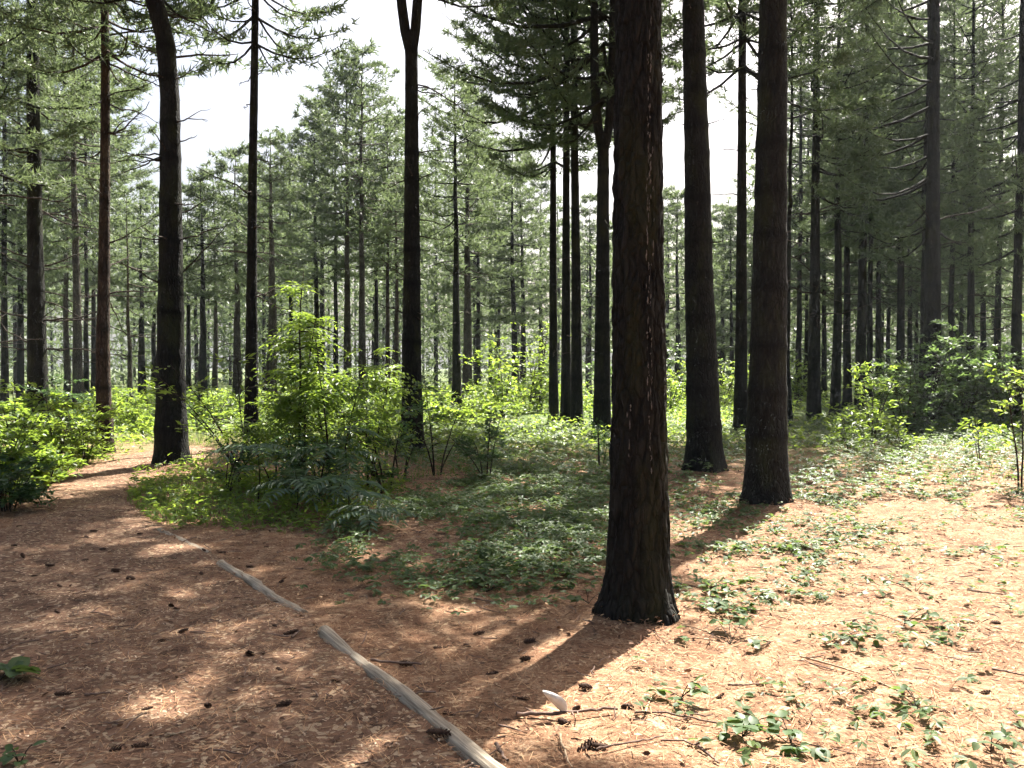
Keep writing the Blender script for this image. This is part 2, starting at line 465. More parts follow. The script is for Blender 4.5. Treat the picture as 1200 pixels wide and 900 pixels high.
def trunk_mesh(rng, spine_fn, r0, H, z0, z1, sides, dz, rough=False, flare=0.35):
    """tapering stem with a root flare and a collar at each whorl; local coordinates, base at z = 0"""
    z = np.linspace(z0, z1, max(8, int((z1 - z0) / dz)))
    if dz < .09: z = np.concatenate([np.arange(z0, min(8.5, z1 - .02), dz), np.linspace(min(8.5, z1 - .01), z1, 40 if z1 > 10 else 2)])
    if rough: z = np.concatenate([np.arange(z0, 4.6, dz), np.linspace(4.6, z1, 60)])
    n = len(z)
    whorls = np.arange(0.55 + rng.random() * .4, H, 0.6); whorls = whorls + rng.normal(0, .07, len(whorls))
    w = np.zeros(n)
    for a in whorls: w = np.maximum(w, (0.12 if rough else 1) * rng.uniform(.5, 1.0) * np.exp(-((z - a) / 0.065) ** 2))
    prof = np.maximum(1 - z / H, 0.02) ** 0.85 * (1 + 0.09 * np.exp(-z / 1.0)) * (1 + .2 * np.exp(-z / 3)) / ((1 - 1.8 / H) ** 0.85 * 1.125)
    th = np.linspace(0, 2 * math.pi, sides, endpoint=False)
    TH, ZZ = np.meshgrid(th, z)
    lobes = 1 + 0.45 * np.cos(TH * 5 + rng.random() * 6) + .35 * np.cos(TH * 3 + rng.random() * 6)
    rad = r0 * (prof[:, None] * (1 + 0.075 * w[:, None] + 0.02 * np.sin(TH * 2 + ZZ * .7)) + flare * lobes * np.exp(-np.maximum(ZZ, 0) / 0.13) + .10 * np.exp(-np.maximum(ZZ, 0) / .45))
    if rough:
        per = 34
        u = TH / (2 * math.pi) * per
        n1 = vnoise(u, ZZ * 7.5 + 3 * vnoise(u * .5, ZZ * 2, 5), 21, per)
        n2 = vnoise(u * 2, ZZ * 13, 22, per * 2)
        n3 = vnoise(u * 5, ZZ * 45, 23, per * 5)
        ridge = 1 - np.abs(2 * n1 - 1)
        rad = rad + 0.024 * (ridge - .6) + 0.014 * (n2 - .5) + 0.006 * (n3 - .5)
    elif sides >= 20:
        u = TH / (2 * math.pi) * 18
        rad = rad * (1 + 0.05 * (vnoise(u, ZZ * 4, 31, 18) - .5) + 0.03 * (vnoise(u * 2, ZZ * 12, 32, 36) - .5))
    c = spine_fn(z)
    V = np.stack([c[:, None, 0] + rad * np.cos(TH), c[:, None, 1] + rad * np.sin(TH), np.broadcast_to(c[:, None, 2], TH.shape)], -1)
    i = np.arange(n - 1)[:, None] * sides; j = np.arange(sides)[None]; k = (j + 1) % sides
    F = np.stack([i + j, i + k, i + sides + k, i + sides + j], -1).reshape(-1, 4)
    return V.reshape(-1, 3), F, np.repeat(w, sides), whorls

def crown_parts(rng, origin, spine_fn, H, hb, Lmax, q, K, cull=True, side=None, dens=1.0):
    """limbs and needle tufts; each tuft is K slim blades. Local coordinates"""
    limbs = MB(); tO = []; tA = []
    z = hb
    while z < H - 0.25:
        t = (z - hb) / (H - hb)
        nb = int(rng.integers(4, 6))
        a0 = rng.random() * 6.28
        for b in range(nb):
            if rng.random() > dens: continue
            az = a0 + b * 6.283 / nb + rng.normal(0, .25)
            L = (Lmax * (0.6 + 0.4 * min(1, t / .25)) * (1 - t) ** 0.8 + 0.22) * rng.uniform(.65, 1.1)
            if side is not None:
                L *= 1 + side[1] * math.cos(az - side[0])
            if L < .2: continue
            el = -0.10 + 0.75 * t + rng.normal(0, .08)
            s = np.linspace(0, 1, 6)
            h = np.array([math.cos(az), math.sin(az), 0]); sd = np.array([-h[1], h[0], 0])
            bend = rng.normal(0, .12)
            c0 = spine_fn(np.array([z + rng.normal(0, .05)]))[0]
            ax = c0 + (L * s)[:, None] * h + (L * bend * s ** 2)[:, None] * sd
            ax[:, 2] += L * (math.tan(el) * s - 0.16 * np.sin(s * 3.1416) * (1 - t) + 0.14 * s ** 2)
            m = max(4, int(L / (0.13 * q)))
            n0 = len(tO)
            sv = rng.uniform(.22 if L > 1.2 else .1, 1.0, m)
            P0 = np.stack([np.interp(sv, s, ax[:, k]) for k in range(3)], 1)
            for sg in (-1, 1):
                tl = (0.38 * L * (1 - sv) + 0.22) * rng.uniform(.6, 1.15, m)
                ang = rng.uniform(.6, 1.1, m)
                d = np.cos(ang)[:, None] * h + sg * np.sin(ang)[:, None] * sd
                d[:, 2] += rng.normal(0.12, .16, m)
                nt_ = max(2, int(round(.62 / (0.2 * q))))
                for k in range(nt_):
                    f = (k + 0.4 + 0.6 * rng.random(m)) / nt_
                    tO.append(P0 + d * (tl * f)[:, None]); tA.append(unit(d + np.array([0, 0, .25])))
            k2 = max(2, m // 2); s2 = rng.uniform(.4, 1, k2)
            tO.append(np.stack([np.interp(s2, s, ax[:, k]) for k in range(3)], 1)); tA.append(np.broadcast_to(unit(h + [0, 0, .3]), (k2, 3)))
            if cull:
                oo = np.concatenate(tO[n0:]); lm = lit_mask(oo + origin)
                if lm.mean() > .6:
                    del tO[n0:], tA[n0:]
                    continue
            V, F = tube(ax, (0.010 + 0.011 * L) * (1 - 0.85 * s), 4 if q < 1.4 else 3)
            limbs.add(V, F, 1, True)
        z += rng.uniform(.42, .68) * (0.75 + .25 * q)
    if not tO: return limbs
    O = np.concatenate(tO); A = np.concatenate(tA)
    if cull:
        keep = ~lit_mask(O + origin) | (rng.random(len(O)) < .01)
        O = O[keep]; A = A[keep]
    needles_at(limbs, rng, O, A, q, K, 0)
    return limbs

def needles_at(mb, rng, O, A, q, K, mi):
    n = len(O)
    if not n: return
    D = unit(A[:, None] * 0.62 + unit(rng.normal(0, 1, (n, K, 3))) * 0.85 + np.array([0, 0, .1]))
    ln = (0.145 * q ** .75) * rng.uniform(.7, 1.25, (n, K, 1))
    S = unit(np.cross(D, rng.normal(0, 1, (n, K, 3)))) * (0.024 * q) * 0.5
    o = O[:, None] + rng.normal(0, .025, (n, K, 3))
    V = np.stack([o - S, o + S, o + D * ln], 2).reshape(-1, 3)
    F = np.arange(n * K * 3).reshape(-1, 3)
    mb.add(V, F, mi, False)

def dead_branch(rng, p0, az, L, r, el=0.05, sub=True):
    mb = MB()
    n = 9; s = np.linspace(0, 1, n)
    h = np.array([math.cos(az), math.sin(az), 0]); sd = np.array([-h[1], h[0], 0])
    wob = np.cumsum(rng.normal(0, .035, (n, 3)), 0) * L * .6
    wob[0] = 0
    P = p0 + (L * s)[:, None] * h + wob
    P[:, 2] += L * (math.tan(el) * s + rng.uniform(-.16, .2) * s ** 2)
    V, F = tube(P, r * (1 - .78 * s), 5); mb.add(V, F, 0, True)
    if sub:
        for k in range(int(2 + L * 1.6)):
            u = rng.uniform(.3, .95); q0 = np.array([np.interp(u, s, P[:, c]) for c in range(3)])
            d = unit(h * .7 + sd * rng.choice([-1, 1]) * rng.uniform(.4, 1) + [0, 0, rng.normal(0, .25)])
            l = L * rng.uniform(.12, .34) * (1.2 - u)
            ss = np.linspace(0, 1, 5)
            Q = q0 + d * (l * ss)[:, None] + np.cumsum(rng.normal(0, .05, (5, 3)), 0) * l
            Q[0] = q0
            V, F = tube(Q, r * .42 * (1 - .7 * ss), 4); mb.add(V, F, 0, True)
    return mb

def make_spine(rng, H, lean=(0, 0), bends=None, wob=0.03):
    z = np.linspace(-0.4, H, 24)
    x = lean[0] * np.maximum(z, 0) + wob * np.cumsum(rng.normal(0, 1, 24)) * .5
    y = lean[1] * np.maximum(z, 0) + wob * np.cumsum(rng.normal(0, 1, 24)) * .5
    x -= np.interp(0, z, x); y -= np.interp(0, z, y)
    if bends:
        bz, bx = zip(*bends); x = x + np.interp(z, bz, bx)
    sp = np.stack([x, y, z], 1)
    return lambda zz: curve_at(sp, zz)

def pine(seed, x, y, r0, H, hb, Lmax, label, q=1.0, K=6, bark=None, lean=(0, 0), bends=None, fork=None, dead=6, dead_len=1.2, dead_range=None,
         group='pine trees', sides=14, dz=.12, rough=False, cull=True, side=None, dens=1.0, dead_join=False, wob=.03, flare=.35, name='pine_tree'):
    rng = np.random.default_rng(seed)
    bark = bark or BARK
    g = float(gz(x, y))
    root = thing(name, label, 'tree', (x, y, g), group)
    sp = make_spine(rng, H, lean, bends, wob)
    top = fork[0] if fork else H
    V, F, w, wh = trunk_mesh(rng, sp, r0, H, -0.12, top, sides, dz, rough, flare)
    tr = MB().add(V, F, 0, True, w).build('trunk', bark, root, 'whorl')
    if fork:
        zf, spread = fork
        for sg, dx in zip((-1, 1), spread):
            zz = np.linspace(zf - .45, H * (1 if sg > 0 else .94), 30)
            c = sp(np.minimum(zz, H))
            u = np.maximum(zz - (zf - .45), 0)
            c[:, 0] += dx * (1 - np.exp(-u / 0.75))
            c[:, 2] = zz
            rr = r0 * np.maximum(1 - zz / H, .03) ** .85 * .80
            VV, FF = tube(c, rr, 12)
            MB().add(VV, FF, 0, True).build('leader', bark, root, 'whorl')
    mb = crown_parts(rng, np.array([x, y, g]), sp, H, hb, Lmax, q, K, cull, side, dens)
    mb.build('crown', [PINE, bark], root)
    # bare limbs left at the whorls below the live crown
    lo, hi = dead_range or (1.8, hb)
    ws = [a for a in wh if lo < a < hi]
    jm = MB()
    if ws and dead:
        for k in range(dead):
            zc = ws[rng.integers(len(ws))] + rng.normal(0, .03)
            az = rng.random() * 6.283
            c0 = sp(np.array([zc]))[0]
            rr = r0 * (1 - zc / H) ** .85
            L = dead_len * rng.uniform(.25, 1.15)
            b = dead_branch(rng, c0 + rr * .7 * np.array([math.cos(az), math.sin(az), 0]), az, L, .006 + .011 * L, rng.normal(.05, .22), not dead_join or L > .8)
            if dead_join:
                for (f, m_, s_), v in zip(b.f, b.v): jm.v.append(v); jm.f.append((f + jm.n, 0, s_)); jm.attr.append(np.zeros(len(v)))
                jm.n += b.n
            else:
                b.build('dead_branch', TWIG, root)
        if dead_join and jm.n:
            jm.build('dead_branches', TWIG, root)['kind'] = 'stuff'
    return root

def place(px, d): return (px - 600) / FPX * d, d
def rad(w, d): return w * d / FPX / 2
def depth(py): return FPX * EYE / (py - HZ)

def near_pine(seed, px, py, w, H, hb, Lmax, label, **kw):
    d = depth(py); x, y = place(px, d)
    return pine(seed, x, y, rad(w, d), H, hb, Lmax, label, **kw)

FRONT = 'pine trees standing near the path'
MIDDLE = 'pine trees in the middle distance'
RIGHT = 'dark pine trees of the shaded stand'
BACK = 'pine trees at the back of the wood'

main = near_pine(1, 749, 722, 58, 21, 9.5, 3.8, 'thickest pine trunk in the foreground, streaked with pale resin', q=1.5, K=6, bark=BARK_MAIN, dead=0,
                 sides=132, dz=.026, rough=True, group=FRONT, lean=(-.004, 0), wob=.006, flare=.30)
near_pine(2, 826, 548, 35, 25, 9.0, 4.8, 'stout dark pine between the thickest trunk and the mossy ringed trunk', q=1.5, K=9, dead=16, dead_len=.4, sides=36, dz=.07,
          group=FRONT, lean=(-.030, 0), wob=.012, flare=.2)
near_pine(3, 899, 586, 41, 23, 8.5, 4.4, 'mossy ringed pine trunk rising from the sunlit needles right of centre', q=1.5, K=9, dead=16, dead_len=.3, sides=36, dz=.07,
          group=FRONT, lean=(.012, 0), wob=.008, flare=.16)
near_pine(4, 868, 508, 14, 25, 8.8, 4.8, 'slim straight pine seen between the two stout right-hand trunks', q=1.6, K=9, dead=8, dead_len=.9, sides=18, group=MIDDLE, wob=.008)
bend_pine = near_pine(5, 200, 547, 30, 20, 7.6, 3.4, 'stout pine at the path bend, its upper stem leaning left', q=1.5, K=6, dead=26, dead_len=.9, dead_range=(2.5, 9), sides=32, dz=.07,
          group=FRONT, bends=[(0, 0), (6.0, 0.03), (6.7, -.04), (7.3, -.2), (8.2, -.42), (20, -1.4)], wob=.006, flare=.14)
red_pine = near_pine(6, 122, 530, 15, 18, 7.4, 2.6, 'slim reddish pine at the left edge of the path', q=1.4, K=6, bark=BARK_RED, dead=14, dead_len=1.5, dead_range=(2.2, 9), sides=20, group=FRONT,
          lean=(.004, 0), wob=.02, flare=.3)
left_pine = pine(7, *place(45, 20), rad(21, 20), 20, 8.0, 3.4, 'dark pine behind the bright bushes at the far left', q=1.1, K=7, dens=.7, dead=26, dead_len=1.8, dead_range=(2, 8), group=FRONT, wob=.02, sides=20)
pine(8, *place(294, 17.5), rad(13.5, 17.5), 19, 8.0, 2.8, 'slim dark pine behind the leafy sapling clump, left side', q=1.5, K=6, dead=24, dead_len=.9, dead_range=(2.5, 9.5), group=MIDDLE,
     lean=(.016, 0), wob=.008, sides=20)
fork_pine = pine(9, *place(483, 16.5), rad(21.5, 16.5), 22, 8.7, 4.2, 'forked pine in the centre left, its stem splitting in two at the top', q=1.5, K=9, dead=26, dead_len=.7, dead_range=(2.2, 7.4), group=MIDDLE,
     fork=(7.75, (-.24, .16)), wob=.01, sides=28, dz=.06)
pine(10, *place(649, 25), rad(10, 25), 23, 7.4, 3.8, 'leftmost of three slim pines standing in a row in the clearing', q=1.25, K=8, dead=8, dead_len=.8, group=MIDDLE, lean=(-.004, 0), wob=.01, sides=16, side=(2.6, .35))
pine(11, *place(663, 24), rad(11, 24), 24, 8.2, 3.8, 'middle one of three slim pines standing in a row in the clearing', q=1.3, K=8, dead=6, dead_len=.7, group=MIDDLE, wob=.008, sides=16)
pine(12, *place(676, 23), rad(12.5, 23), 24, 8.0, 3.8, 'rightmost of three slim pines standing in a row in the clearing', q=1.3, K=8, dead=8, dead_len=.8, group=MIDDLE, lean=(-.010, 0), wob=.008, sides=16)
pine(13, *place(706, 20.5), rad(18, 20.5), 25, 7.8, 4.4, 'pine with a twin top just left of the thickest trunk', q=1.25, K=8, dead=10, dead_len=.9, group=MIDDLE, fork=(7.0, (-.22, .22)), wob=.008, sides=22, side=(2.9, .35))
pine(14, *place(925, 25), rad(7, 25), 15, 7.5, 1.8, 'thin pine just right of the mossy ringed trunk', q=1.6, K=6, dead=6, dead_len=.7, group=RIGHT, sides=12)
pine(15, *place(954, 26), rad(14, 26), 20, 6.8, 3.4, 'dark pine first in the shaded stand, beside the green ground cover', q=1.3, K=6, dead=14, dead_len=1.8, group=RIGHT, wob=.008, sides=18)
pine(16, *place(979, 30), rad(10.5, 30), 19, 6.4, 3.2, 'slim pine second in the shaded stand right of the mossy trunk', q=1.4, K=6, dead=12, dead_len=1.4, group=RIGHT, dead_join=True)
pine(17, *place(993, 34), rad(9, 34), 19, 6.6, 3.0, 'thin pine third in the shaded stand, set further back', q=1.5, K=6, dead=12, dead_len=1.4, group=RIGHT, dead_join=True)
pine(18, *place(1009, 31), rad(12, 31), 20, 6.4, 3.3, 'pine fourth in the shaded stand, with a thinner stem close beside', q=1.4, K=6, dead=12, dead_len=1.5, group=RIGHT, dead_join=True)
pine(19, *place(1018, 33), rad(7, 33), 17, 7.0, 2.4, 'thin stem close against the fourth pine of the shaded stand', q=1.6, K=6, dead=8, dead_len=1.0, group=RIGHT, dead_join=True)
pine(20, *place(1053, 33), rad(9.5, 33), 20, 6.2, 3.2, 'slim pine standing alone left of the big right-hand trunk', q=1.4, K=6, dead=12, dead_len=1.6, group=RIGHT, dead_join=True)
pine(21, *place(1092, 24), rad(20, 24), 22, 5.4, 4.4, 'biggest dark pine behind the dense bush on the right', q=1.2, K=6, dead=14, dead_len=1.6, dead_range=(3, 6), group=RIGHT, sides=24, wob=.01)
pine(22, *place(1083, 27), rad(8, 27), 18, 6.0, 2.6, 'thin dark pine tucked against the left of the biggest right-hand trunk', q=1.5, K=6, dead=8, dead_len=1.2, group=RIGHT, dead_join=True)
pine(23, *place(1116, 32), rad(7, 32), 18, 5.8, 2.8, 'thin pine just right of the biggest right-hand trunk', q=1.5, K=6, dead=10, dead_len=1.4, group=RIGHT, dead_join=True)
pine(24, *place(1137, 31), rad(9, 31), 19, 5.6, 3.2, 'slim pine above the right end of the dense bush', q=1.4, K=6, dead=12, dead_len=1.5, group=RIGHT, dead_join=True)
pine(25, *place(1191, 27), rad(12, 27), 20, 5.2, 3.6, 'dark pine at the right edge behind the yellow-lit leaves', q=1.3, K=6, dead=12, dead_len=1.6, group=RIGHT, sides=16)
pine(26, *place(1255, 22), rad(16, 22), 20, 5.0, 4.0, 'pine just past the right edge, its boughs reaching in', q=1.3, K=6, dead=6, group=RIGHT)
pine(27, *place(-40, 17), rad(18, 17), 18, 5.6, 3.9, 'pine just past the left edge, its boughs reaching in', q=1.0, K=8, dens=.45, dead=16, dead_len=2.4, group=FRONT)

def bare_limb(tree, seed, z, az, L, el, r=.016):
    rng = np.random.default_rng(seed)
    dead_branch(rng, np.array([.05 * math.cos(az), .05 * math.sin(az), z]), az, L, r, el).build('dead_branch', TWIG, tree)
bare_limb(bend_pine, 1, 6.45, .1, 1.15, .12, .022); bare_limb(bend_pine, 2, 2.85, .05, 1.0, .75, .018); bare_limb(bend_pine, 3, 4.9, 3.0, .9, -.35)
bare_limb(bend_pine, 4, 6.5, 2.9, .75, .15); bare_limb(bend_pine, 5, 3.9, .3, .6, .5); bare_limb(bend_pine, 6, 5.1, -.4, .5, .2)
bare_limb(red_pine, 7, 3.9, .2, 1.1, .45); bare_limb(red_pine, 8, 6.6, .1, 1.2, .35); bare_limb(red_pine, 9, 5.6, 3.0, .9, -.2)
bare_limb(fork_pine, 10, 5.0, -.3, .5, .4); bare_limb(fork_pine, 11, 4.0, .2, .7, -.2); bare_limb(fork_pine, 12, 3.2, 2.8, .8, .5); bare_limb(fork_pine, 13, 6.8, .1, 1.4, -.5)
for k_, (z_, a_, l_, e_) in enumerate([(4.0, 3.1, 1.8, .45), (5.2, .1, 1.9, -.4), (6.4, 2.9, 2.0, .35), (7.4, .2, 2.2, -.3), (8.6, 3.2, 2.4, .2), (3.2, .0, 1.4, -.5), (9.4, -.1, 2.0, .3)]):
    bare_limb(left_pine, 20 + k_, z_, a_, l_, e_, .022)

# trees further back, from the left; each: px, distance, width px, skyline row, crown base, bark, label
SKY_X = [-200, 0, 100, 128, 150, 235, 260, 300, 335, 360, 400, 425, 445, 470, 500, 535, 560, 590, 620, 715, 730, 790, 890, 905, 960, 1400]
SKY_Y = [-150, -150, -60, 120, 225, 205, 180, 165, 150, 135, 75, 45, 110, 150, 130, 70, 110, 130, 190, 240, 240, 220, 250, -40, -150, -150]
def skyline(px): return float(np.interp(px, SKY_X, SKY_Y))

back = [
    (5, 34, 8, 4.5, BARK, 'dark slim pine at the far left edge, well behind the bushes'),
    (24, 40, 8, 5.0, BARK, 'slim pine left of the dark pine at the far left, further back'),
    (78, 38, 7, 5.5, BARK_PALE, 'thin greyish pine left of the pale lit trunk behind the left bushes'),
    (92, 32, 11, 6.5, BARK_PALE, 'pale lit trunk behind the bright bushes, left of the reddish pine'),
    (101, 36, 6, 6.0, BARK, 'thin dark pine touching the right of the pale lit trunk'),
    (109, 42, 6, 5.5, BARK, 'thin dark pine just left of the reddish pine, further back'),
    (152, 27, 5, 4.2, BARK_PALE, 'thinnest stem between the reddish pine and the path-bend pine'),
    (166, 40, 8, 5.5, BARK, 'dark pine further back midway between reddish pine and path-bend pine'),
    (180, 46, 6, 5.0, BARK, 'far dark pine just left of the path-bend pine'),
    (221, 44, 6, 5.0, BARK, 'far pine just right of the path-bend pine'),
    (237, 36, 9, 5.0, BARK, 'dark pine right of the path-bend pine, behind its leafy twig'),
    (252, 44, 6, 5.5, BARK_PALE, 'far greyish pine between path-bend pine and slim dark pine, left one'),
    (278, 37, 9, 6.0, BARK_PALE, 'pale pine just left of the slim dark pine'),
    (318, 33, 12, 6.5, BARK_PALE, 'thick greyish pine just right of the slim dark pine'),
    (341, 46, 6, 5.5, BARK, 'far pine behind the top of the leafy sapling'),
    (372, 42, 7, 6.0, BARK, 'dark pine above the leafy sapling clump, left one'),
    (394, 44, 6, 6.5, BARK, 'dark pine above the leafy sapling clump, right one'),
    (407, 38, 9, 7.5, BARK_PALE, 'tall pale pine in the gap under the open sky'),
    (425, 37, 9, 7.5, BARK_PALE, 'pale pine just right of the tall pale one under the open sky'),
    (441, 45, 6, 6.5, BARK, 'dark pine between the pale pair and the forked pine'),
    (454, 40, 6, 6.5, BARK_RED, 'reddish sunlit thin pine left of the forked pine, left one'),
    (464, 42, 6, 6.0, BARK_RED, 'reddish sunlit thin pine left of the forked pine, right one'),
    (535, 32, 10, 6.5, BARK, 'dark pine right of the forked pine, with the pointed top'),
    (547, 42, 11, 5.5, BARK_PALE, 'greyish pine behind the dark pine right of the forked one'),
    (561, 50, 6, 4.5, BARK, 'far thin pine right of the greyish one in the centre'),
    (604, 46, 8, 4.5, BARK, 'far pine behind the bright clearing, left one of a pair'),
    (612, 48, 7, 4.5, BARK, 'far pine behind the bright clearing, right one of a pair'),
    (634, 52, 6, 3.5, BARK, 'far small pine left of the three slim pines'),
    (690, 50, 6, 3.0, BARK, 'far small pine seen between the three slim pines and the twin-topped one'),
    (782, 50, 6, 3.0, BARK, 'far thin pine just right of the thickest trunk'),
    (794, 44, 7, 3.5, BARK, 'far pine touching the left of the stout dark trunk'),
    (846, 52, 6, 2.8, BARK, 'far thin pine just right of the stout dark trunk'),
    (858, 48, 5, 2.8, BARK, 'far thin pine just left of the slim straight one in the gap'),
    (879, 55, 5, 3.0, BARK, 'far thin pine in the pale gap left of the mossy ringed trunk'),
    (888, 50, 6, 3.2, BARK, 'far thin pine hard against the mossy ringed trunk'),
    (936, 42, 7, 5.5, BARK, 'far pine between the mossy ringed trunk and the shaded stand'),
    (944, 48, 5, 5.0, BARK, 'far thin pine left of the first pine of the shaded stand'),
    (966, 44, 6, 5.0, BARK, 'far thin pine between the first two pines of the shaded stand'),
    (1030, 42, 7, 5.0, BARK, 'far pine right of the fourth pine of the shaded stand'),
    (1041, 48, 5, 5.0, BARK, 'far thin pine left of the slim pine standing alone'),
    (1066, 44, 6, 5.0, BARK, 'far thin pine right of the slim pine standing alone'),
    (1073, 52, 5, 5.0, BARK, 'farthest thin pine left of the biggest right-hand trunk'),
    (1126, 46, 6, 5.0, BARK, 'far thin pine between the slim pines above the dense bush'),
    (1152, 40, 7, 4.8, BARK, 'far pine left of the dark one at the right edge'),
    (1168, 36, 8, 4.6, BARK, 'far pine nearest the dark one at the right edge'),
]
for k, (px, d, w, hb, bk, lab) in enumerate(back):
    H = min(22.0, EYE + (HZ - skyline(px)) / FPX * d)
    hb_ = min(hb, H * .5)
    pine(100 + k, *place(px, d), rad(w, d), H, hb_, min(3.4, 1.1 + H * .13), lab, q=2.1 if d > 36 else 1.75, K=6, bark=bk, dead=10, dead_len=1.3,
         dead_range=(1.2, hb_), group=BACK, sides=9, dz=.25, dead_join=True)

# ------------------------------------------------------------------ the wood beyond, where single trees no longer show
def build_far_wood():
    rng = np.random.default_rng(77)
    mb = MB()
    def coarse(x, y, H, hb, m, big, cull):
        g = float(gz(x, y)); r = rng.uniform(.12, .2)
        V, F = tube(np.array([[x, y, g - .2], [x + rng.normal(0, .1), y, g + H * .5], [x, y, g + H]]), [r, r * .7, .02], 6)
        mb.add(V, F, 1, True)
        t = rng.random(m) ** 1.15; zz = hb + (H - hb) * t
        zz = np.round(zz / .9) * .9 + rng.normal(0, .14, m)
        rr = (min(3.8, 1.2 + H * .15) * (1 - t) ** .8 + .2) * np.sqrt(rng.random(m)); a = rng.random(m) * 6.283
        O = np.stack([x + rr * np.cos(a), y + rr * np.sin(a), g + np.maximum(zz, .4)], 1)
        A = np.stack([np.cos(a), np.sin(a), np.full(m, .2)], 1)
        if cull:
            k = ~lit_mask(O); O = O[k]; A = A[k]
        needles_at(mb, rng, O, unit(A), big, 3, 0)
    n = 0
    while n < 330:
        px = rng.uniform(-700, 1900); d = rng.uniform(52, 120)
        x, y = place(px, d)
        sk = skyline(px) + rng.uniform(5, 70) if -200 < px < 1400 else -100
        H = min(21.0, EYE + (HZ - sk) / FPX * d)
        if H < 4: continue
        n += 1
        coarse(x, y, H, H * rng.uniform(.03, .4), int(150 + 20 * H), 5.0, False)
    m = 20000
    px = rng.uniform(-600, 1800, m); d = rng.uniform(46, 110, m); zz = rng.random(m) ** 1.2 * 10.0
    x, y = (px - 600) / FPX * d, d
    zz = np.minimum(zz, np.maximum(.6, EYE + (HZ - np.interp(px, SKY_X, SKY_Y) - 60) / FPX * d))
    k = vnoise(x * .25 + 90, y * .25 + 90, 6) > .3
    O = np.stack([x, y, zz], 1)[k]
    needles_at(mb, rng, O, unit(rng.normal(0, 1, O.shape)), 5.2, 4, 0)
    m = 6000
    px = rng.uniform(905, 1420, m); d = rng.uniform(42, 75, m); zz = rng.random(m) * 13.0
    x, y = (px - 600) / FPX * d, d
    O = np.stack([x, y, zz], 1)[vnoise(x * .3 + 90, y * .3 + 90, 16) > .25]
    needles_at(mb, rng, O, unit(rng.normal(0, 1, O.shape)), 4.5, 5, 0)
    # the same wood goes on beside and behind the viewer
    n = 0
    while n < 80:
        x, y = rng.uniform(-55, 55), rng.uniform(-50, 50)
        if math.hypot(x, y) < 7 or abs(x) < .72 * y + 5 or math.hypot(x + 1, y) < 5: continue
        n += 1
        H = rng.uniform(17, 22)
        coarse(x, y, H, rng.uniform(4, 8), 380, 6.0, True)
    o = mb.build('far_wood', [PINE, BARK])
    tag(o, 'hazy mass of distant pines closing the view behind the clearing', 'woodland', kind='stuff')
build_far_wood()

# ------------------------------------------------------------------ leaves, shrubs and saplings
LX = np.array([0, .3, .68, 1.0, .68, .3]); LY = np.array([0, .40, .36, 0, -.36, -.40]); LZ = np.array([0, .07, .05, -.06, .05, .07])
def leaves_at(mb, rng, O, D, ln, wd, mi=0, up=None, cheap=False):
    """folded leaf blades from O along D"""
    n = len(O)
    if not n: return
    D = unit(D); ln = np.broadcast_to(ln, n); wd = np.broadcast_to(wd, n)
    U0 = np.array([0, 0, 1.0]) + rng.normal(0, .35, (n, 3)) if up is None else up
    S = unit(np.cross(U0, D)); U = np.cross(D, S)
    if cheap:
        X, Y, Z = np.array([0, .5, 1, .5]), np.array([0, .5, 0, -.5]), np.array([0, .06, -.05, .06])
        F1 = np.array([[0, 2, 1], [0, 3, 2]])
    else:
        X, Y, Z = LX, LY, LZ
        F1 = np.array([[0, 3, 2, 1], [0, 5, 4, 3]])
    m = len(X)
    V = O[:, None] + D[:, None] * (X[None, :, None] * ln[:, None, None]) + S[:, None] * (Y[None, :, None] * wd[:, None, None]) + U[:, None] * (Z[None, :, None] * ln[:, None, None])
    F = (np.arange(n)[:, None, None] * m + F1[None]).reshape(-1, F1.shape[1])
    mb.add(V.reshape(-1, 3), F, mi, False)

def pinnate(mb, stems, rng, O, D, L, pairs, ll, lw, droop=.5):
    """compound leaves: a rachis with paired leaflets"""
    n = len(O)
    D = unit(D)
    for k in range(pairs + 1):
        s = (k + .6) / (pairs + .6)
        P = O + D * (L * s)[:, None]; P[:, 2] -= droop * L * s ** 2
        T = D.copy(); T[:, 2] -= 2 * droop * s; T = unit(T)
        S = unit(np.cross(np.array([0, 0, 1.0]), T))
        sc = ll * (1.0 - .45 * abs(s - .5)) * rng.uniform(.85, 1.15, n)
        if k == pairs:
            leaves_at(mb, rng, P, T, sc, lw * sc / ll, up=np.array([0, 0, 1.0]) + rng.normal(0, .15, (n, 3)))
        else:
            for sg in (-1, 1):
                d = T * .45 + sg * S + np.array([0, 0, -.25]) + rng.normal(0, .1, (n, 3))
                leaves_at(mb, rng, P, d, sc, lw * sc / ll, up=np.array([0, 0, 1.0]) + rng.normal(0, .2, (n, 3)))
    if stems is not None:
        for o, d, l in zip(O, D, L):
            ss = np.linspace(0, 1, 5); P = o + d * (l * ss)[:, None]; P[:, 2] -= droop * l * ss ** 2
            V, F = tube(P, .0035 * (1 - .5 * ss), 3); stems.add(V, F, 0, True)

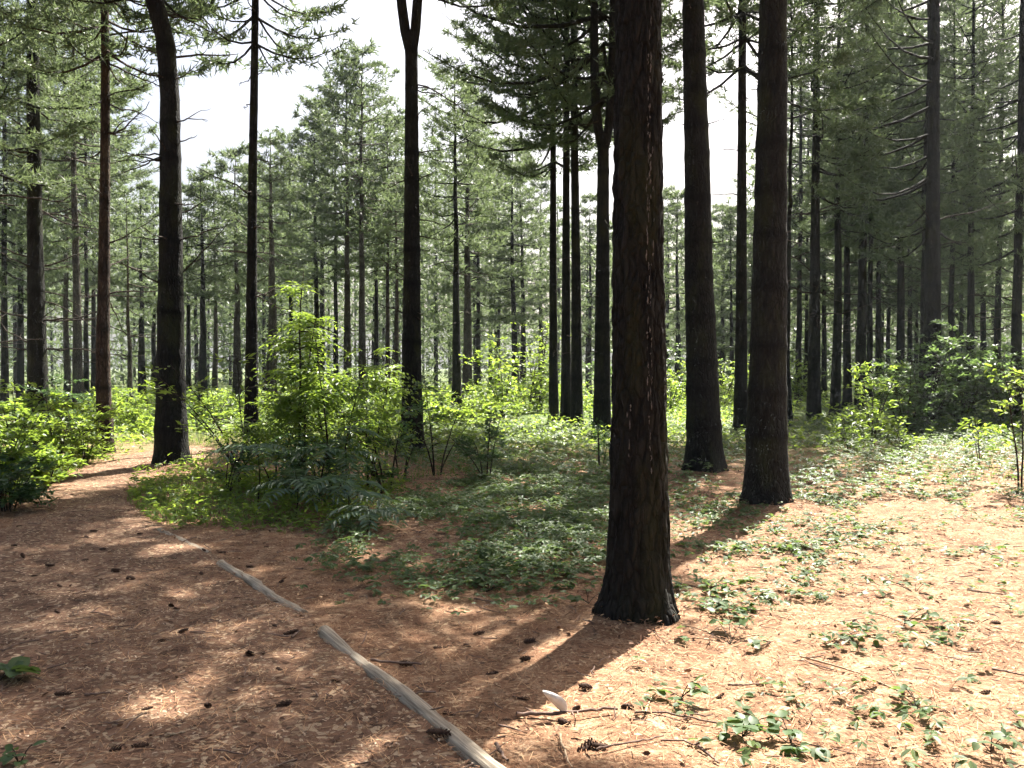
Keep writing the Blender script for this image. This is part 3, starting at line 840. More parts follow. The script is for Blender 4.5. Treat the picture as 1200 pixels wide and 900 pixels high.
def shrub(seed, x, y, h, spread, nst, label, leafn=900, leaf=.07, wd=.035, material=None, comp=False, group='shrubs and saplings', name='shrub', upright=.5,
          low=.15, cat='shrub', cheap=False, lean=(0, 0)):
    rng = np.random.default_rng(seed)
    g = float(gz(x, y))
    root = thing(name, label, cat, (x, y, g - .02), group)
    st = MB(); lf = MB(); AO = []; AD = []
    for k in range(nst):
        a = rng.random() * 6.283; hh = h * rng.uniform(.55, 1.0) if k else h
        out = spread * rng.uniform(.25, 1.0) * (1 - upright * (k == 0))
        s = np.linspace(0, 1, 8)
        dx, dy = math.cos(a) * out + lean[0], math.sin(a) * out + lean[1]
        P = np.stack([dx * s ** 1.4 + .06 * math.cos(a), dy * s ** 1.4 + .06 * math.sin(a), hh * (s - .12 * s ** 2) / .88], 1)
        P += np.cumsum(rng.normal(0, .018 * h / 2, (8, 3)), 0) * s[:, None]
        r = .006 + .006 * hh
        V, F = tube(P, r * (1 - .8 * s), 4); st.add(V, F, 0, True)
        nb = int(5 + hh * 5)
        for b in range(nb):
            u = rng.uniform(low, 1.0); p0 = np.array([np.interp(u, s, P[:, c]) for c in range(3)])
            az = rng.random() * 6.283
            L = (spread * .62 * (1.15 - u * .75) + .12) * rng.uniform(.5, 1.1)
            d = unit([math.cos(az), math.sin(az), rng.uniform(.0, .7)])
            ss = np.linspace(0, 1, 5)
            Q = p0 + d * (L * ss)[:, None]; Q[:, 2] -= .25 * L * ss ** 2
            V, F = tube(Q, r * .45 * (1 - .7 * ss), 3); st.add(V, F, 0, True)
            m = max(2, int(leafn / nst / nb))
            uu = rng.uniform(.15, 1, m)
            O = np.stack([np.interp(uu, ss, Q[:, c]) for c in range(3)], 1)
            sd = np.array([-d[1], d[0], 0]) * rng.choice([-1, 1], (m, 1))
            AO.append(O); AD.append(d * .6 + sd * rng.uniform(.3, 1.1, (m, 1)) + np.array([0, 0, 1]) * rng.normal(-.05, .35, (m, 1)))
    O = np.concatenate(AO); D = np.concatenate(AD)
    if comp:
        pinnate(lf, None, rng, O, D, rng.uniform(.16, .3, len(O)) * (leaf / .07), 4, leaf, wd, .35)
    else:
        O = O + unit(D) * .02
        leaves_at(lf, rng, O, D, leaf * rng.uniform(.6, 1.25, len(O)), wd * rng.uniform(.7, 1.2, len(O)), cheap=cheap)
    st.build('stems', TWIG, root)
    lf.build('foliage', material or LEAF, root)
    return root

def at(px, d): return place(px, d)
# bright bushes left of the path
LB = 'bright bushes left of the path'
for k, (px, d, h, sp_, lab, m) in enumerate([
    (-6, 10.6, 1.35, .8, 'leafy bush at the left picture edge beside the path', LEAF),
    (28, 11.8, 1.45, .8, 'tallest bright bush left of the path, below the far left pine', LEAF),
    (66, 12.6, 1.25, .75, 'bright green bush second from the path on the left', LEAF),
    (98, 14.6, 1.15, .7, 'bright green bush nearest the slim reddish pine', LEAF),
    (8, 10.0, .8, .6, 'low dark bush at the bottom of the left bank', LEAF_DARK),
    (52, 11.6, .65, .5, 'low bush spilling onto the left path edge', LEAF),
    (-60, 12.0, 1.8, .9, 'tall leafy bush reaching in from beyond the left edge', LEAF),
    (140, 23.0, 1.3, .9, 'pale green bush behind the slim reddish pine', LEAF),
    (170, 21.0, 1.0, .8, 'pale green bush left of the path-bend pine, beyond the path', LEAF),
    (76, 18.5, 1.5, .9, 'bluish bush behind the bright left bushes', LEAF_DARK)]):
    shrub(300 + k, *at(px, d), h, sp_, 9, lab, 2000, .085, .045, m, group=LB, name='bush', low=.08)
# sapling clump in the centre left
SG = 'saplings of the centre-left clump'
shrub(320, *at(350, 11.3), 2.75, .40, 2, 'tallest sapling, its bright green top catching the sun', 330, .09, .038, LEAF, True, SG, 'sapling', .9, .35, 'sapling')
shrub(321, *at(392, 11.2), 2.1, .8, 4, 'bushy sun-tipped sapling right of the tallest one', 300, .095, .04, LEAF, True, SG, 'sapling', .6, .3, 'sapling')
shrub(322, *at(432, 12.2), 2.0, .75, 3, 'sapling of the clump nearest the forked pine', 300, .085, .036, LEAF, True, SG, 'sapling', .6, .3, 'sapling')
shrub(323, *at(322, 12.0), 1.3, .8, 3, 'low leafy sapling at the left of the clump', 260, .09, .04, LEAF, True, SG, 'sapling', .4, .25, 'sapling')
shrub(324, *at(285, 12.4), 1.75, 1.1, 4, 'thin sapling spreading toward the path-bend pine', 260, .11, .05, LEAF, False, SG, 'sapling', .3, .4, 'sapling', lean=(-.45, 0))
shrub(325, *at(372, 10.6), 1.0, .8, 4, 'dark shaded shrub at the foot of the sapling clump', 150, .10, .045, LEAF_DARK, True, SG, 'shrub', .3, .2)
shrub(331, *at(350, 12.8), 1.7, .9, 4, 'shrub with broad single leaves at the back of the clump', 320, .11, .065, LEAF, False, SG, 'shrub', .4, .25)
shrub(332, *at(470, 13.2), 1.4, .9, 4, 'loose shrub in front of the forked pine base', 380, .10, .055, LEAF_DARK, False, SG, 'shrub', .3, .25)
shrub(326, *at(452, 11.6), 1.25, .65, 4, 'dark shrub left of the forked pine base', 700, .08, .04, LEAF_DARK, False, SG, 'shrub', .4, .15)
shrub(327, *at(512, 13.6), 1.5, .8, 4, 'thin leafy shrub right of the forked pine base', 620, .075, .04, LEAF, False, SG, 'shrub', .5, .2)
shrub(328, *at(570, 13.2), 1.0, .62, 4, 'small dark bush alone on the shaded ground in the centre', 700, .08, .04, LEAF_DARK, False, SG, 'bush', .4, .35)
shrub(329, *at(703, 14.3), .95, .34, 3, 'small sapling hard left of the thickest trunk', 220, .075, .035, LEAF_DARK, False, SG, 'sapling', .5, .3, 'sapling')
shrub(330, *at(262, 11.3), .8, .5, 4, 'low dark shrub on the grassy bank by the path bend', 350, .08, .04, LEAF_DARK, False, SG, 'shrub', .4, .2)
# right-hand bushes
RG = 'bushes on the right'
for k, (px, d, h, sp_, n_, lab, m) in enumerate([
    (1085, 21.5, 2.4, 1.5, 3600, 'dense dull green bush forming the left half of the right thicket', LEAF_MID),
    (1130, 22, 2.6, 1.6, 4000, 'dense dull green bush in the middle of the right thicket', LEAF_MID),
    (1178, 21.5, 2.5, 1.5, 3400, 'dense dull green bush at the right end of the thicket', LEAF_MID),
    (1062, 20.5, 1.7, .9, 1300, 'pale-leaved bush at the left end of the right thicket', LEAF_MID),
    (1022, 19, 1.7, 1.0, 900, 'loose shrub with bright leaves between stand and thicket', LEAF),
    (998, 17.5, .9, .7, 420, 'low shrub in front of the shaded stand', LEAF),
    (1060, 16.5, .7, .6, 320, 'low shrub with sunlit flat leaves before the thicket', LEAF)]):
    shrub(340 + k, *at(px, d), h, sp_, 12 if n_ > 1000 else 6, lab, n_, .11, .06, m, group=RG, name='bush' if n_ > 800 else 'shrub', low=.06)
shrub(350, *at(1198, 11.8), 2.45, .5, 3, 'yellow-lit sapling at the right picture edge', 300, .1, .05, LEAF, False, RG, 'sapling', .6, .3, 'sapling')
shrub(351, *at(1150, 14.5), .85, .5, 3, 'small shrub with glinting leaves below the right thicket', 120, .12, .05, LEAF, False, RG, 'shrub', .3, .4)
# sunlit thickets of the clearing
CG = 'bushes in the sunlit clearing'
for k, (px, d, h, sp_, lab) in enumerate([
    (520, 24, 1.8, 1.1, 'bright bush right behind the forked pine'), (556, 27, 2.1, 1.3, 'bright bush at the left of the clearing'),
    (590, 29, 2.6, 1.3, 'palest sunlit bush in the middle of the clearing'), (618, 31, 2.2, 1.2, 'sunlit bush right of the palest one in the clearing'),
    (632, 32, 3.4, .9, 'tall leafy sapling left of the three slim pines'), (575, 36, 2.2, 1.4, 'bush at the back of the clearing, left'),
    (655, 37, 2.2, 1.4, 'bush at the back of the clearing behind the three slim pines'), (690, 31, 2.0, 1.3, 'bush between the three slim pines and the twin-topped pine'),
    (730, 36, 2.4, 1.4, 'bush mostly behind the thickest trunk'), (784, 30, 1.9, 1.2, 'bright bush just right of the thickest trunk'),
    (845, 31, 2.2, 1.2, 'bright bush in the gap right of the stout dark trunk'), (885, 34, 2.4, 1.3, 'bright bush left of the mossy ringed trunk, far back'),
    (935, 38, 2.0, 1.3, 'pale bush in the gap right of the mossy ringed trunk'), (455, 24, 1.6, 1.0, 'bright bush left behind the forked pine'),
    (395, 26, 1.5, 1.1, 'pale bush behind the sapling clump'), (335, 26, 1.3, 1.1, 'pale bush seen through the saplings, left'),
    (250, 27, 1.4, 1.1, 'pale bush right of the path-bend pine'), (800, 40, 2.6, 1.5, 'far bush behind the stout dark trunk'),
    (1035, 40, 2.0, 1.5, 'far lit bush behind the fourth stand pine'), (1150, 44, 2.4, 1.8, 'far lit bush behind the right thicket')]):
    shrub(370 + k, *at(px, d), h * (1.0 if 'sapling' in lab or 'palest' in lab else (.36 if d < 33 else .5) if 500 < px < 700 else .75 if px < 500 else 1.0), sp_ * 1.2, 9, lab, 1500 if k % 3 else 1000, (.16, .12, .14)[k % 3], (.09, .06, .1)[k % 3], (LEAF, LEAF, LEAF_MID)[k % 3] if not 560 < px < 700 else LEAF, group=CG, name='sapling' if 'sapling' in lab else 'bush',
          low=.05, cat='sapling' if 'sapling' in lab else 'bush', cheap=True)

# arching compound leaves low in the shade: each leaf a part
def frond_plant(seed, px, py, n, L, label, h=.45, az_range=(0, 6.283)):
    rng = np.random.default_rng(seed)
    x, y = G(px, py); g = float(gz(x, y))
    root = thing('fern_like_shrub', label, 'plant', (x, y, g), 'fern-like plants at the foot of the saplings')
    st = MB(); s = np.linspace(0, 1, 6)
    V, F = tube(np.stack([.03 * np.sin(s * 3), .02 * s, h * s], 1), .008 * (1 - .6 * s), 5); st.add(V, F, 0, True); st.build('stem', TWIG, root)
    for k in range(n):
        a = az_range[0] + (az_range[1] - az_range[0]) * (k + rng.uniform(.2, .8)) / n
        l = L * rng.uniform(.75, 1.15); lf = MB(); rc = MB()
        O = np.array([[0, 0, h * rng.uniform(.55, 1)]]); D = np.array([[math.cos(a), math.sin(a), rng.uniform(.25, .6)]])
        pinnate(lf, lf, rng, O, D, np.array([l]), 9, .15 * L / .6, .042, .55)
        lf.build('compound_leaf', FROND, root)
frond_plant(401, 405, 606, 9, .62, 'arching pale fern-like plant in front of the sapling clump', .42)
frond_plant(402, 345, 604, 8, .6, 'dark fern-like plant at the grassy bank end of the clump', .5)
frond_plant(403, 430, 620, 7, .5, 'low fern-like plant nearest the creeper carpet', .25)
frond_plant(404, 300, 596, 7, .6, 'tall fern-like plant left under the saplings', .75)
frond_plant(405, 402, 592, 8, .6, 'highest fern-like plant, its top leaves glinting bluish', 1.0)

# ------------------------------------------------------------------ ground cover
def scatter(rng, poly, n):
    P = np.array(poly); lo, hi = P.min(0), P.max(0)
    out = []; c = 0
    while c < n:
        Q = rng.uniform(lo, hi, (n * 2, 2)); Q = Q[inpoly(Q, poly)]
        if not len(Q): continue
        out.append(Q); c += len(Q)
    return np.concatenate(out)[:n]

def creeper_leaves(mb, rng, Q, size, hmax, nl=5, cheap=False):
    """palmate leaves of five leaflets, held a little above the ground"""
    n = len(Q)
    z = gz(Q[:, 0], Q[:, 1]) + rng.uniform(.02, hmax, n)
    O = np.stack([Q[:, 0], Q[:, 1], z], 1)
    a0 = rng.random(n) * 6.283; tilt = rng.normal(0, .25, (n, 2))
    sz = size * rng.uniform(.6, 1.3, n)
    for k in range(nl):
        a = a0 + (k - (nl - 1) / 2) * .95 + rng.normal(0, .12, n)
        D = np.stack([np.cos(a), np.sin(a), -.12 + tilt[:, 0] * np.cos(a) + tilt[:, 1] * np.sin(a)], 1)
        leaves_at(mb, rng, O + D * .006, D, sz * (1 - .12 * abs(k - (nl - 1) / 2)), sz * .55, up=np.array([0, 0, 1.0]) + rng.normal(0, .2, (n, 3)), cheap=cheap)

def build_cover():
    rng = np.random.default_rng(500)
    mb = MB()
    def patchy(Q, thr, sc=1.1, seed=1):
        Q = Q + rng.normal(0, .16, Q.shape)
        return Q[vnoise(Q[:, 0] * sc + 40, Q[:, 1] * sc + 40, seed) * .7 + .3 * vnoise(Q[:, 0] * sc * 4 + 40, Q[:, 1] * sc * 4 + 40, seed) + rng.normal(0, .09, len(Q)) > thr]
    Q = patchy(scatter(rng, GP([(395, 665), (560, 706), (640, 690), (712, 655), (712, 560), (600, 545), (500, 570), (380, 615)]), 5600), .40)
    creeper_leaves(mb, rng, Q, .06, .10)
    Q = patchy(scatter(rng, GP([(540, 700), (690, 690), (720, 560), (560, 530)]), 1800), .42, 1.6, 2); creeper_leaves(mb, rng, Q, .07, .1)
    Q = patchy(scatter(rng, GP([(780, 720), (900, 720), (1050, 640), (980, 575), (800, 570)]), 1300), .45, 2.0, 3); creeper_leaves(mb, rng, Q, .066, .07)
    Q = patchy(scatter(rng, GP([(915, 585), (1260, 575), (1260, 495), (930, 490)]), 8500), .33, .7, 4); creeper_leaves(mb, rng, Q, .08, .28, cheap=True)
    Q = patchy(scatter(rng, GP([(720, 560), (800, 560), (905, 530), (905, 500), (480, 500), (470, 545)]), 6000), .28, .6, 5); creeper_leaves(mb, rng, Q, .085, .2, cheap=True)
    Q = patchy(scatter(rng, GP([(690, 600), (830, 600), (830, 545), (690, 545)]), 500), .5, 1.2, 6); creeper_leaves(mb, rng, Q, .08, .1)
    Q = patchy(scatter(rng, GP([(790, 720), (800, 610), (950, 585), (1260, 575), (1260, 900), (800, 900)]), 1900), .62, 1.9, 7); creeper_leaves(mb, rng, Q, .06, .06, 3)
    Q = patchy(scatter(rng, GP([(930, 640), (950, 575), (1260, 570), (1260, 640)]), 1000), .55, 1.3, 9); creeper_leaves(mb, rng, Q, .065, .08)
    for n_, poly in ((260, [(370, 690), (600, 722), (720, 690), (712, 640), (420, 650)]), (1600, [(440, 600), (712, 600), (712, 520), (440, 520)]), (700, [(780, 600), (900, 590), (900, 520), (780, 520)])):
        Q = patchy(scatter(rng, GP(poly), n_), .36, 2.6, 11); creeper_leaves(mb, rng, Q, .055, .07, 3)
    o = mb.build('creeper_carpet', CREEP)
    tag(o, 'carpet of low creeper leaves over the forest floor', 'ground cover', kind='stuff')
    # far undergrowth
    mb = MB()
    for poly, n, h, s in [([(-12, 16), (-3.2, 15.5), (-2, 26), (-14, 28)], 5200, .45, .11), ([(-2.5, 17), (6, 17), (9, 34), (-4, 34)], 9000, .40, .11),
                          ([(-16, 28), (-3, 26), (-3, 46), (-24, 46)], 5200, .7, .17), ([(-4, 32), (10, 32), (16, 52), (-6, 52)], 5200, .8, .18),
                          ([(6, 20), (16, 18), (28, 46), (10, 46)], 5200, .5, .15), ([(-7.6, 9.3), (-5.9, 10), (-7.2, 16), (-10, 15)], 1700, .4, .08)]:
        Q = scatter(rng, poly, n); Q = Q[(vnoise(Q[:, 0] * .5 + 70, Q[:, 1] * .5 + 70, 8) > .3) & ~on_path(Q)]
        k = len(Q); z = gz(Q[:, 0], Q[:, 1]) + h * rng.random(k) ** 1.3
        for _ in range(2):
            a = rng.random(k) * 6.283
            D = np.stack([np.cos(a), np.sin(a), rng.normal(.15, .4, k)], 1)
            leaves_at(mb, rng, np.stack([Q[:, 0], Q[:, 1], z], 1), D, s * rng.uniform(.6, 1.3, k), s * .5, cheap=True)
    o = mb.build('undergrowth', LEAF)
    tag(o, 'green undergrowth of herbs covering the clearing floor', 'undergrowth', kind='stuff')
    # grass of the bank by the path bend and in the clearing
    mb = MB()
    for poly, n, h in [(GP([(150, 612), (330, 612), (360, 590), (330, 560), (235, 552), (165, 570), (135, 588)]), 3800, .13), (GP([(330, 620), (430, 610), (480, 560), (330, 560)]), 1200, .13),
                       (GP([(480, 560), (720, 545), (720, 500), (480, 500)]), 6000, .18), (GP([(215, 552), (480, 552), (480, 500), (215, 500)]), 6000, .3),
                       (GP([(20, 590), (70, 560), (120, 540), (60, 540), (0, 575)]), 2600, .16), (GP([(930, 560), (1250, 565), (1250, 500), (930, 495)]), 3500, .16)]:
        Q = scatter(rng, poly, n); Q = Q[~on_path(Q)]; k = len(Q)
        Q = Q[vnoise(Q[:, 0] * 2.4 + 20, Q[:, 1] * 2.4 + 20, 12) + rng.normal(0, .08, k) > .42]; k = len(Q)
        z = gz(Q[:, 0], Q[:, 1]) - .01; a = rng.random(k) * 6.283
        O = np.stack([Q[:, 0], Q[:, 1], z], 1); l = h * rng.uniform(.5, 1.4, k)
        D = unit(np.stack([np.cos(a) * .5, np.sin(a) * .5, np.ones(k)], 1)); S = np.stack([-np.sin(a), np.cos(a), np.zeros(k)], 1) * .004
        M_ = O + D * (l * .6)[:, None]; T = M_ + (D * .5 + np.stack([np.cos(a), np.sin(a), -.2 * np.ones(k)], 1) * .6) * (l * .5)[:, None]
        V = np.stack([O - S, O + S, M_ + S * .8, M_ - S * .8, T], 1).reshape(-1, 3); b = np.arange(k)[:, None] * 5
        mb.add(V, b + np.array([[0, 1, 2, 3]]), 0); mb.f.append((b + np.array([[3, 2, 4]]) + mb.n - len(V), 0, False))
    o = mb.build('grass', GRASS)
    mb = MB()
    Q = scatter(rng, GP([(140, 612), (330, 618), (420, 620), (480, 560), (330, 556), (215, 550), (150, 568)]), 2600); Q = Q[(vnoise(Q[:, 0] * 1.6 + 30, Q[:, 1] * 1.6 + 30, 14) > .36) & ~on_path(Q)]
    k = len(Q); z = gz(Q[:, 0], Q[:, 1]) + rng.uniform(.02, .3, k) * rng.random(k)
    for _ in range(3):
        a = rng.random(k) * 6.283
        leaves_at(mb, rng, np.stack([Q[:, 0], Q[:, 1], z], 1), np.stack([np.cos(a), np.sin(a), rng.normal(.2, .35, k)], 1), rng.uniform(.04, .1, k), rng.uniform(.02, .05, k))
    tag(mb.build('bank_herbs', LEAF), 'low mixed herbs among the grass of the bank', 'herbs', kind='stuff')
    tag(o, 'tufty grass on the bank at the path bend', 'grass', kind='stuff')
build_cover()

# single plants of the foreground, each leaf a part
def leaf_proto():
    rng = np.random.default_rng(3); mb = MB()
    X = np.array([0, .18, .45, .75, 1.0]); W = np.array([.02, .34, .42, .27, 0])
    V = []
    for x_, w_ in zip(X, W):
        V += [(x_, w_, .10 * math.sin(x_ * 3.1) - .05 * x_), (x_, 0, .05 * math.sin(x_ * 3.1) - .09 * x_), (x_, -w_, .10 * math.sin(x_ * 3.1) - .05 * x_)]
    F = []
    for i in range(4):
        b = i * 3; F += [(b, b + 3, b + 4, b + 1), (b + 1, b + 4, b + 5, b + 2)]
    return mb.add(V, F, 0, True).mesh('leaf', CREEP)
LEAF_MESH = leaf_proto()
def creeper_plant(seed, px, py, n, spread, size, label):
    rng = np.random.default_rng(seed)
    x, y = G(px, py); g = float(gz(x, y))
    root = thing('creeper_plant', label, 'plant', (x, y, g), 'creeper plants on the sunlit needles')
    st = MB()
    for k in range(n):
        a = rng.random() * 6.283; r = spread * math.sqrt(rng.random()); hx, hy = r * math.cos(a), r * math.sin(a) * .8
        hz = rng.uniform(.03, .09)
        s = np.linspace(0, 1, 5)
        V, F = tube(np.stack([hx * s, hy * s, hz * np.sin(s * 1.57) + .004], 1), np.full(5, .0022), 4); st.add(V, F, 0, True)
        for j in range(int(rng.integers(2, 5))):
            o = bpy.data.objects.new('leaf', LEAF_MESH); C.objects.link(o); o.parent = root
            aa = a + (j - 1) * 1.2 + rng.normal(0, .3)
            o.location = (hx, hy, hz); sc = size * rng.uniform(.7, 1.25); o.scale = (sc, sc * rng.uniform(.8, 1.1), sc)
            o.rotation_euler = (rng.normal(0, .3), rng.normal(.05, .25), aa)
    st.build('runner', TWIG, root)
for k, (px, py, n, s_, sz, lab) in enumerate([
    (872, 862, 6, .14, .075, 'creeper plant nearest the camera in the lower right'),
    (930, 872, 7, .16, .07, 'creeper plant close right of the nearest one'),
    (858, 752, 8, .28, .06, 'creeper patch lower right of the thickest trunk base'),
    (828, 690, 8, .32, .06, 'creeper patch right beside the thickest trunk base'),
    (975, 756, 6, .2, .05, 'creeper sprig in the middle of the bright sunlit needles'),
    (1062, 728, 8, .26, .06, 'darkest creeper clump on the bright needles at the right'),
    (1075, 690, 6, .24, .055, 'creeper sprigs above the darkest clump on the right'),
    (990, 694, 6, .3, .05, 'creeper sprigs behind the middle of the bright needles'),
    (900, 640, 8, .4, .06, 'creeper patch in front of the mossy ringed trunk'),
    (835, 650, 7, .3, .06, 'creeper patch between the thickest and stout dark trunks'),
    (965, 640, 7, .45, .06, 'creeper patch right of the mossy ringed trunk shadow'),
    (1080, 830, 5, .16, .05, 'flat creeper sprig in the lower right'),
    (1165, 882, 4, .1, .055, 'small sprout in the bottom right corner'),
    (800, 815, 4, .16, .06, 'creeper sprig below the thickest trunk, beside the fallen branch'),
    (570, 690, 8, .3, .06, 'front edge clump of the shaded creeper carpet'),
    (840, 720, 6, .25, .06, 'creeper tuft between trunk base and bright needles'),
    (18, 893, 4, .06, .05, 'bright green sprout in the bottom left corner'),
    (-4, 792, 5, .1, .12, 'dark leaves poking in at the left edge of the path'),
    (690, 710, 4, .12, .055, 'small plant touching the left of the thickest trunk base')]):
    creeper_plant(600 + k, px, py, n, s_, sz, lab)

# ------------------------------------------------------------------ litter
def build_litter():
    rng = np.random.default_rng(700)
    mb = MB()
    Q = np.concatenate([scatter(rng, [(-3.4, 3.2), (1.0, 3.2), (1, 6.5), (-4.5, 6.5)], 14000), scatter(rng, [(-5.5, 5.5), (-.5, 5.5), (-3.5, 12), (-8, 12)], 8000)])
    Q = Q[on_path(Q)]
    def flat(Q, l, w, zz, tilt):
        n = len(Q); a = rng.random(n) * 6.283
        D = np.stack([np.cos(a), np.sin(a), rng.normal(0, tilt, n)], 1); S = np.stack([-np.sin(a), np.cos(a), rng.normal(0, tilt, n)], 1)
        fine = (vnoise(Q[:, 0] * 3.1 + 50, Q[:, 1] * 3.1 + 50, 3) - .5) * 0.034 + (vnoise(Q[:, 0] * 7.7 + 50, Q[:, 1] * 7.7 + 50, 4) - .5) * 0.020
        O = np.stack([Q[:, 0], Q[:, 1], gz(Q[:, 0], Q[:, 1]) + fine + zz], 1)
        D = D * l[:, None] / 2; S = S * w[:, None] / 2
        V = np.stack([O - D - S * .8, O + D * .9 - S, O + D + S * .7, O - D * .8 + S], 1).reshape(-1, 3)
        return V, np.arange(n * 4).reshape(-1, 4)
    n = len(Q); V, F = flat(Q, rng.uniform(.007, .026, n), rng.uniform(.003, .009, n), .016, .2); mb.add(V, F, 0)
    tag(mb.build('wood_chips', CHIP_BITS), 'loose wood chips strewn over the path', 'wood chips', kind='stuff')
    mb = MB()
    Q = np.concatenate([scatter(rng, [(-2.5, 3.2), (3.6, 3.2), (5, 7.5), (-3, 7.5)], 20000), scatter(rng, [(-4, 7), (6, 7), (9, 14), (-7, 14)], 12000)])
    n = len(Q); V, F = flat(Q, rng.uniform(.05, .11, n), np.full(n, .0032), .010 + .008 * on_path(Q), .10); mb.add(V, F, 0)
    tag(mb.build('fallen_needles', NEEDLE_BITS), 'fallen brown pine needles all over the floor', 'needles', kind='stuff')
    mb = MB()
    Q = np.concatenate([scatter(rng, [(-2.5, 3.2), (4, 3.2), (7.5, 12), (-5, 12)], 3200)])
    n = len(Q); a = rng.random(n) * 6.283
    O = np.stack([Q[:, 0], Q[:, 1], gz(Q[:, 0], Q[:, 1]) + .026], 1)
    leaves_at(mb, rng, O, np.stack([np.cos(a), np.sin(a), rng.normal(0, .3, n)], 1), rng.uniform(.015, .05, n), rng.uniform(.01, .03, n))
    for mx, my, mr, mh in MOUNDS[:4]:
        n = 220; a = rng.random(n) * 6.283; r_ = .22 + .5 * rng.random(n) ** 1.6
        O = np.stack([mx + r_ * np.cos(a), my + r_ * np.sin(a)], 1); O = np.concatenate([O, (gz(O[:, 0], O[:, 1]) + .015 + .03 * rng.random(n))[:, None]], 1)
        a = rng.random(n) * 6.283
        leaves_at(mb, rng, O, np.stack([np.cos(a), np.sin(a), rng.normal(.2, .5, n)], 1), rng.uniform(.02, .06, n), rng.uniform(.008, .03, n))
    tag(mb.build('dry_leaf_litter', DRY_LEAF), 'bits of dry leaf and bark scattered on the needles', 'leaf litter', kind='stuff')
    mb = MB()
    Q = np.concatenate([scatter(rng, [(-3, 3.2), (4, 3.2), (7.5, 12), (-7, 12)], 1500)])
    for x, y in Q:
        a = rng.random() * 6.283; l = rng.uniform(.03, .13) * rng.choice([1, 1, 1.8]); ss = np.linspace(-.5, .5, 4)
        P = np.stack([x + l * ss * math.cos(a), y + l * ss * math.sin(a)], 1) + rng.normal(0, .08, (4, 2)) * l
        z = gz(P[:, 0], P[:, 1]) + .020 + rng.normal(0, .006) + ss * rng.normal(0, .02)
        V, F = tube(np.concatenate([P, z[:, None]], 1), rng.uniform(.0018, .005) * np.array([1, .95, .8, .5]), 4); mb.add(V, F, 0, True)
    tag(mb.build('twig_litter', STICK), 'tiny broken twigs strewn through the needles', 'twigs', kind='stuff')
build_litter()

# path edging poles
def edging(name, p0, p1, r, label, seed, lift=.08):
    rng = np.random.default_rng(seed)
    a, b = G(*p0), G(*p1); n = 26; s = np.linspace(0, 1, n)
    P = np.stack([a[0] + (b[0] - a[0]) * s, a[1] + (b[1] - a[1]) * s], 1)
    z = gz(P[:, 0], P[:, 1]) + r * lift
    c = np.array([*(a + b) / 2, 0]); d = unit([b[0] - a[0], b[1] - a[1], 0]); sd = np.array([-d[1], d[0], 0])
    L = np.linalg.norm(b - a)
    th = np.linspace(0, 2 * math.pi, 18, endpoint=False)
    cs = s - .5
    V = []
    for k in range(n):
        wob = .008 * math.sin(cs[k] * 9 + seed) + .004 * rng.normal()
        rr = r * (1 + .06 * np.cos(3 * th + seed) + .05 * rng.normal(0, 1, 18) * .6 + .05 * math.sin(k * .7))
        V += [(cs[k] * L, wob + x_ * 1.1, z[k] - gz(c[0], c[1]) + y_ * .8) for x_, y_ in zip(rr * np.cos(th), rr * np.sin(th))]
    i = np.arange(n - 1)[:, None] * 18; j = np.arange(18)[None]; k2 = (j + 1) % 18
    F = np.stack([i + j, i + k2, i + 18 + k2, i + 18 + j], -1).reshape(-1, 4)
    mb = MB().add(V, F, 0, True)
    mb.f.append((np.array([list(range(17, -1, -1))]), 0, False)); mb.f.append((np.array([[(n - 1) * 18 + q for q in range(18)]]), 0, False))
    o = mb.build(name, TIMBER, None, None, (c[0], c[1], float(gz(c[0], c[1]))))
    o.rotation_euler = (0, 0, math.atan2(d[1], d[0]))
    tag(o, label, 'log', 'edging poles along the path')
edging('edging_log', (378, 738), (600, 925), .044, 'weathered pole edging the path, nearest and longest, with a pine cone against it', 1)
edging('edging_log', (258, 652), (354, 717), .038, 'shorter weathered pole edging the path beyond the nearest one', 2)
edging('edging_log', (186, 613), (242, 641), .026, 'farthest half-buried pole edging the path by the grassy bank', 3, -.3)

# pine cones
def cone_mesh(seed, length=.115, r=.024):
    rng = np.random.default_rng(seed); mb = MB()
    s = np.linspace(0, 1, 8); ax = np.stack([(s - .5) * length, .012 * np.sin(s * 3), np.zeros(8)], 1)
    V, F = tube(ax, r * .62 * np.sin(np.clip(s * 2.6 + .35, 0, 3.05)), 7); mb.add(V, F, 0, True)
    nsc = 46
    for k in range(nsc):
        u = (k + .5) / nsc; a = k * 2.39996
        rr = r * math.sin(min(3.0, u * 2.5 + .35)); x0 = (u - .5) * length
        o = np.array([x0, rr * .45 * math.cos(a), rr * .45 * math.sin(a) + .0]); n = np.array([0, math.cos(a), math.sin(a)])
        t = np.array([0, -math.sin(a), math.cos(a)]); f = unit(n * .8 + np.array([.75, 0, 0])) * r * .95 * rng.uniform(.8, 1.15)
        w = t * r * .36
        mb.add([o - w * .6, o + w * .6, o + f * .7 + w, o + f + n * .001, o + f * .7 - w], [[0, 1, 2, 3, 4]], 0)
    return mb.mesh('pine_cone', CONE)
CONES = [cone_mesh(k, *s_) for k, s_ in enumerate([(.115, .024), (.095, .026), (.075, .026), (.125, .022)])]
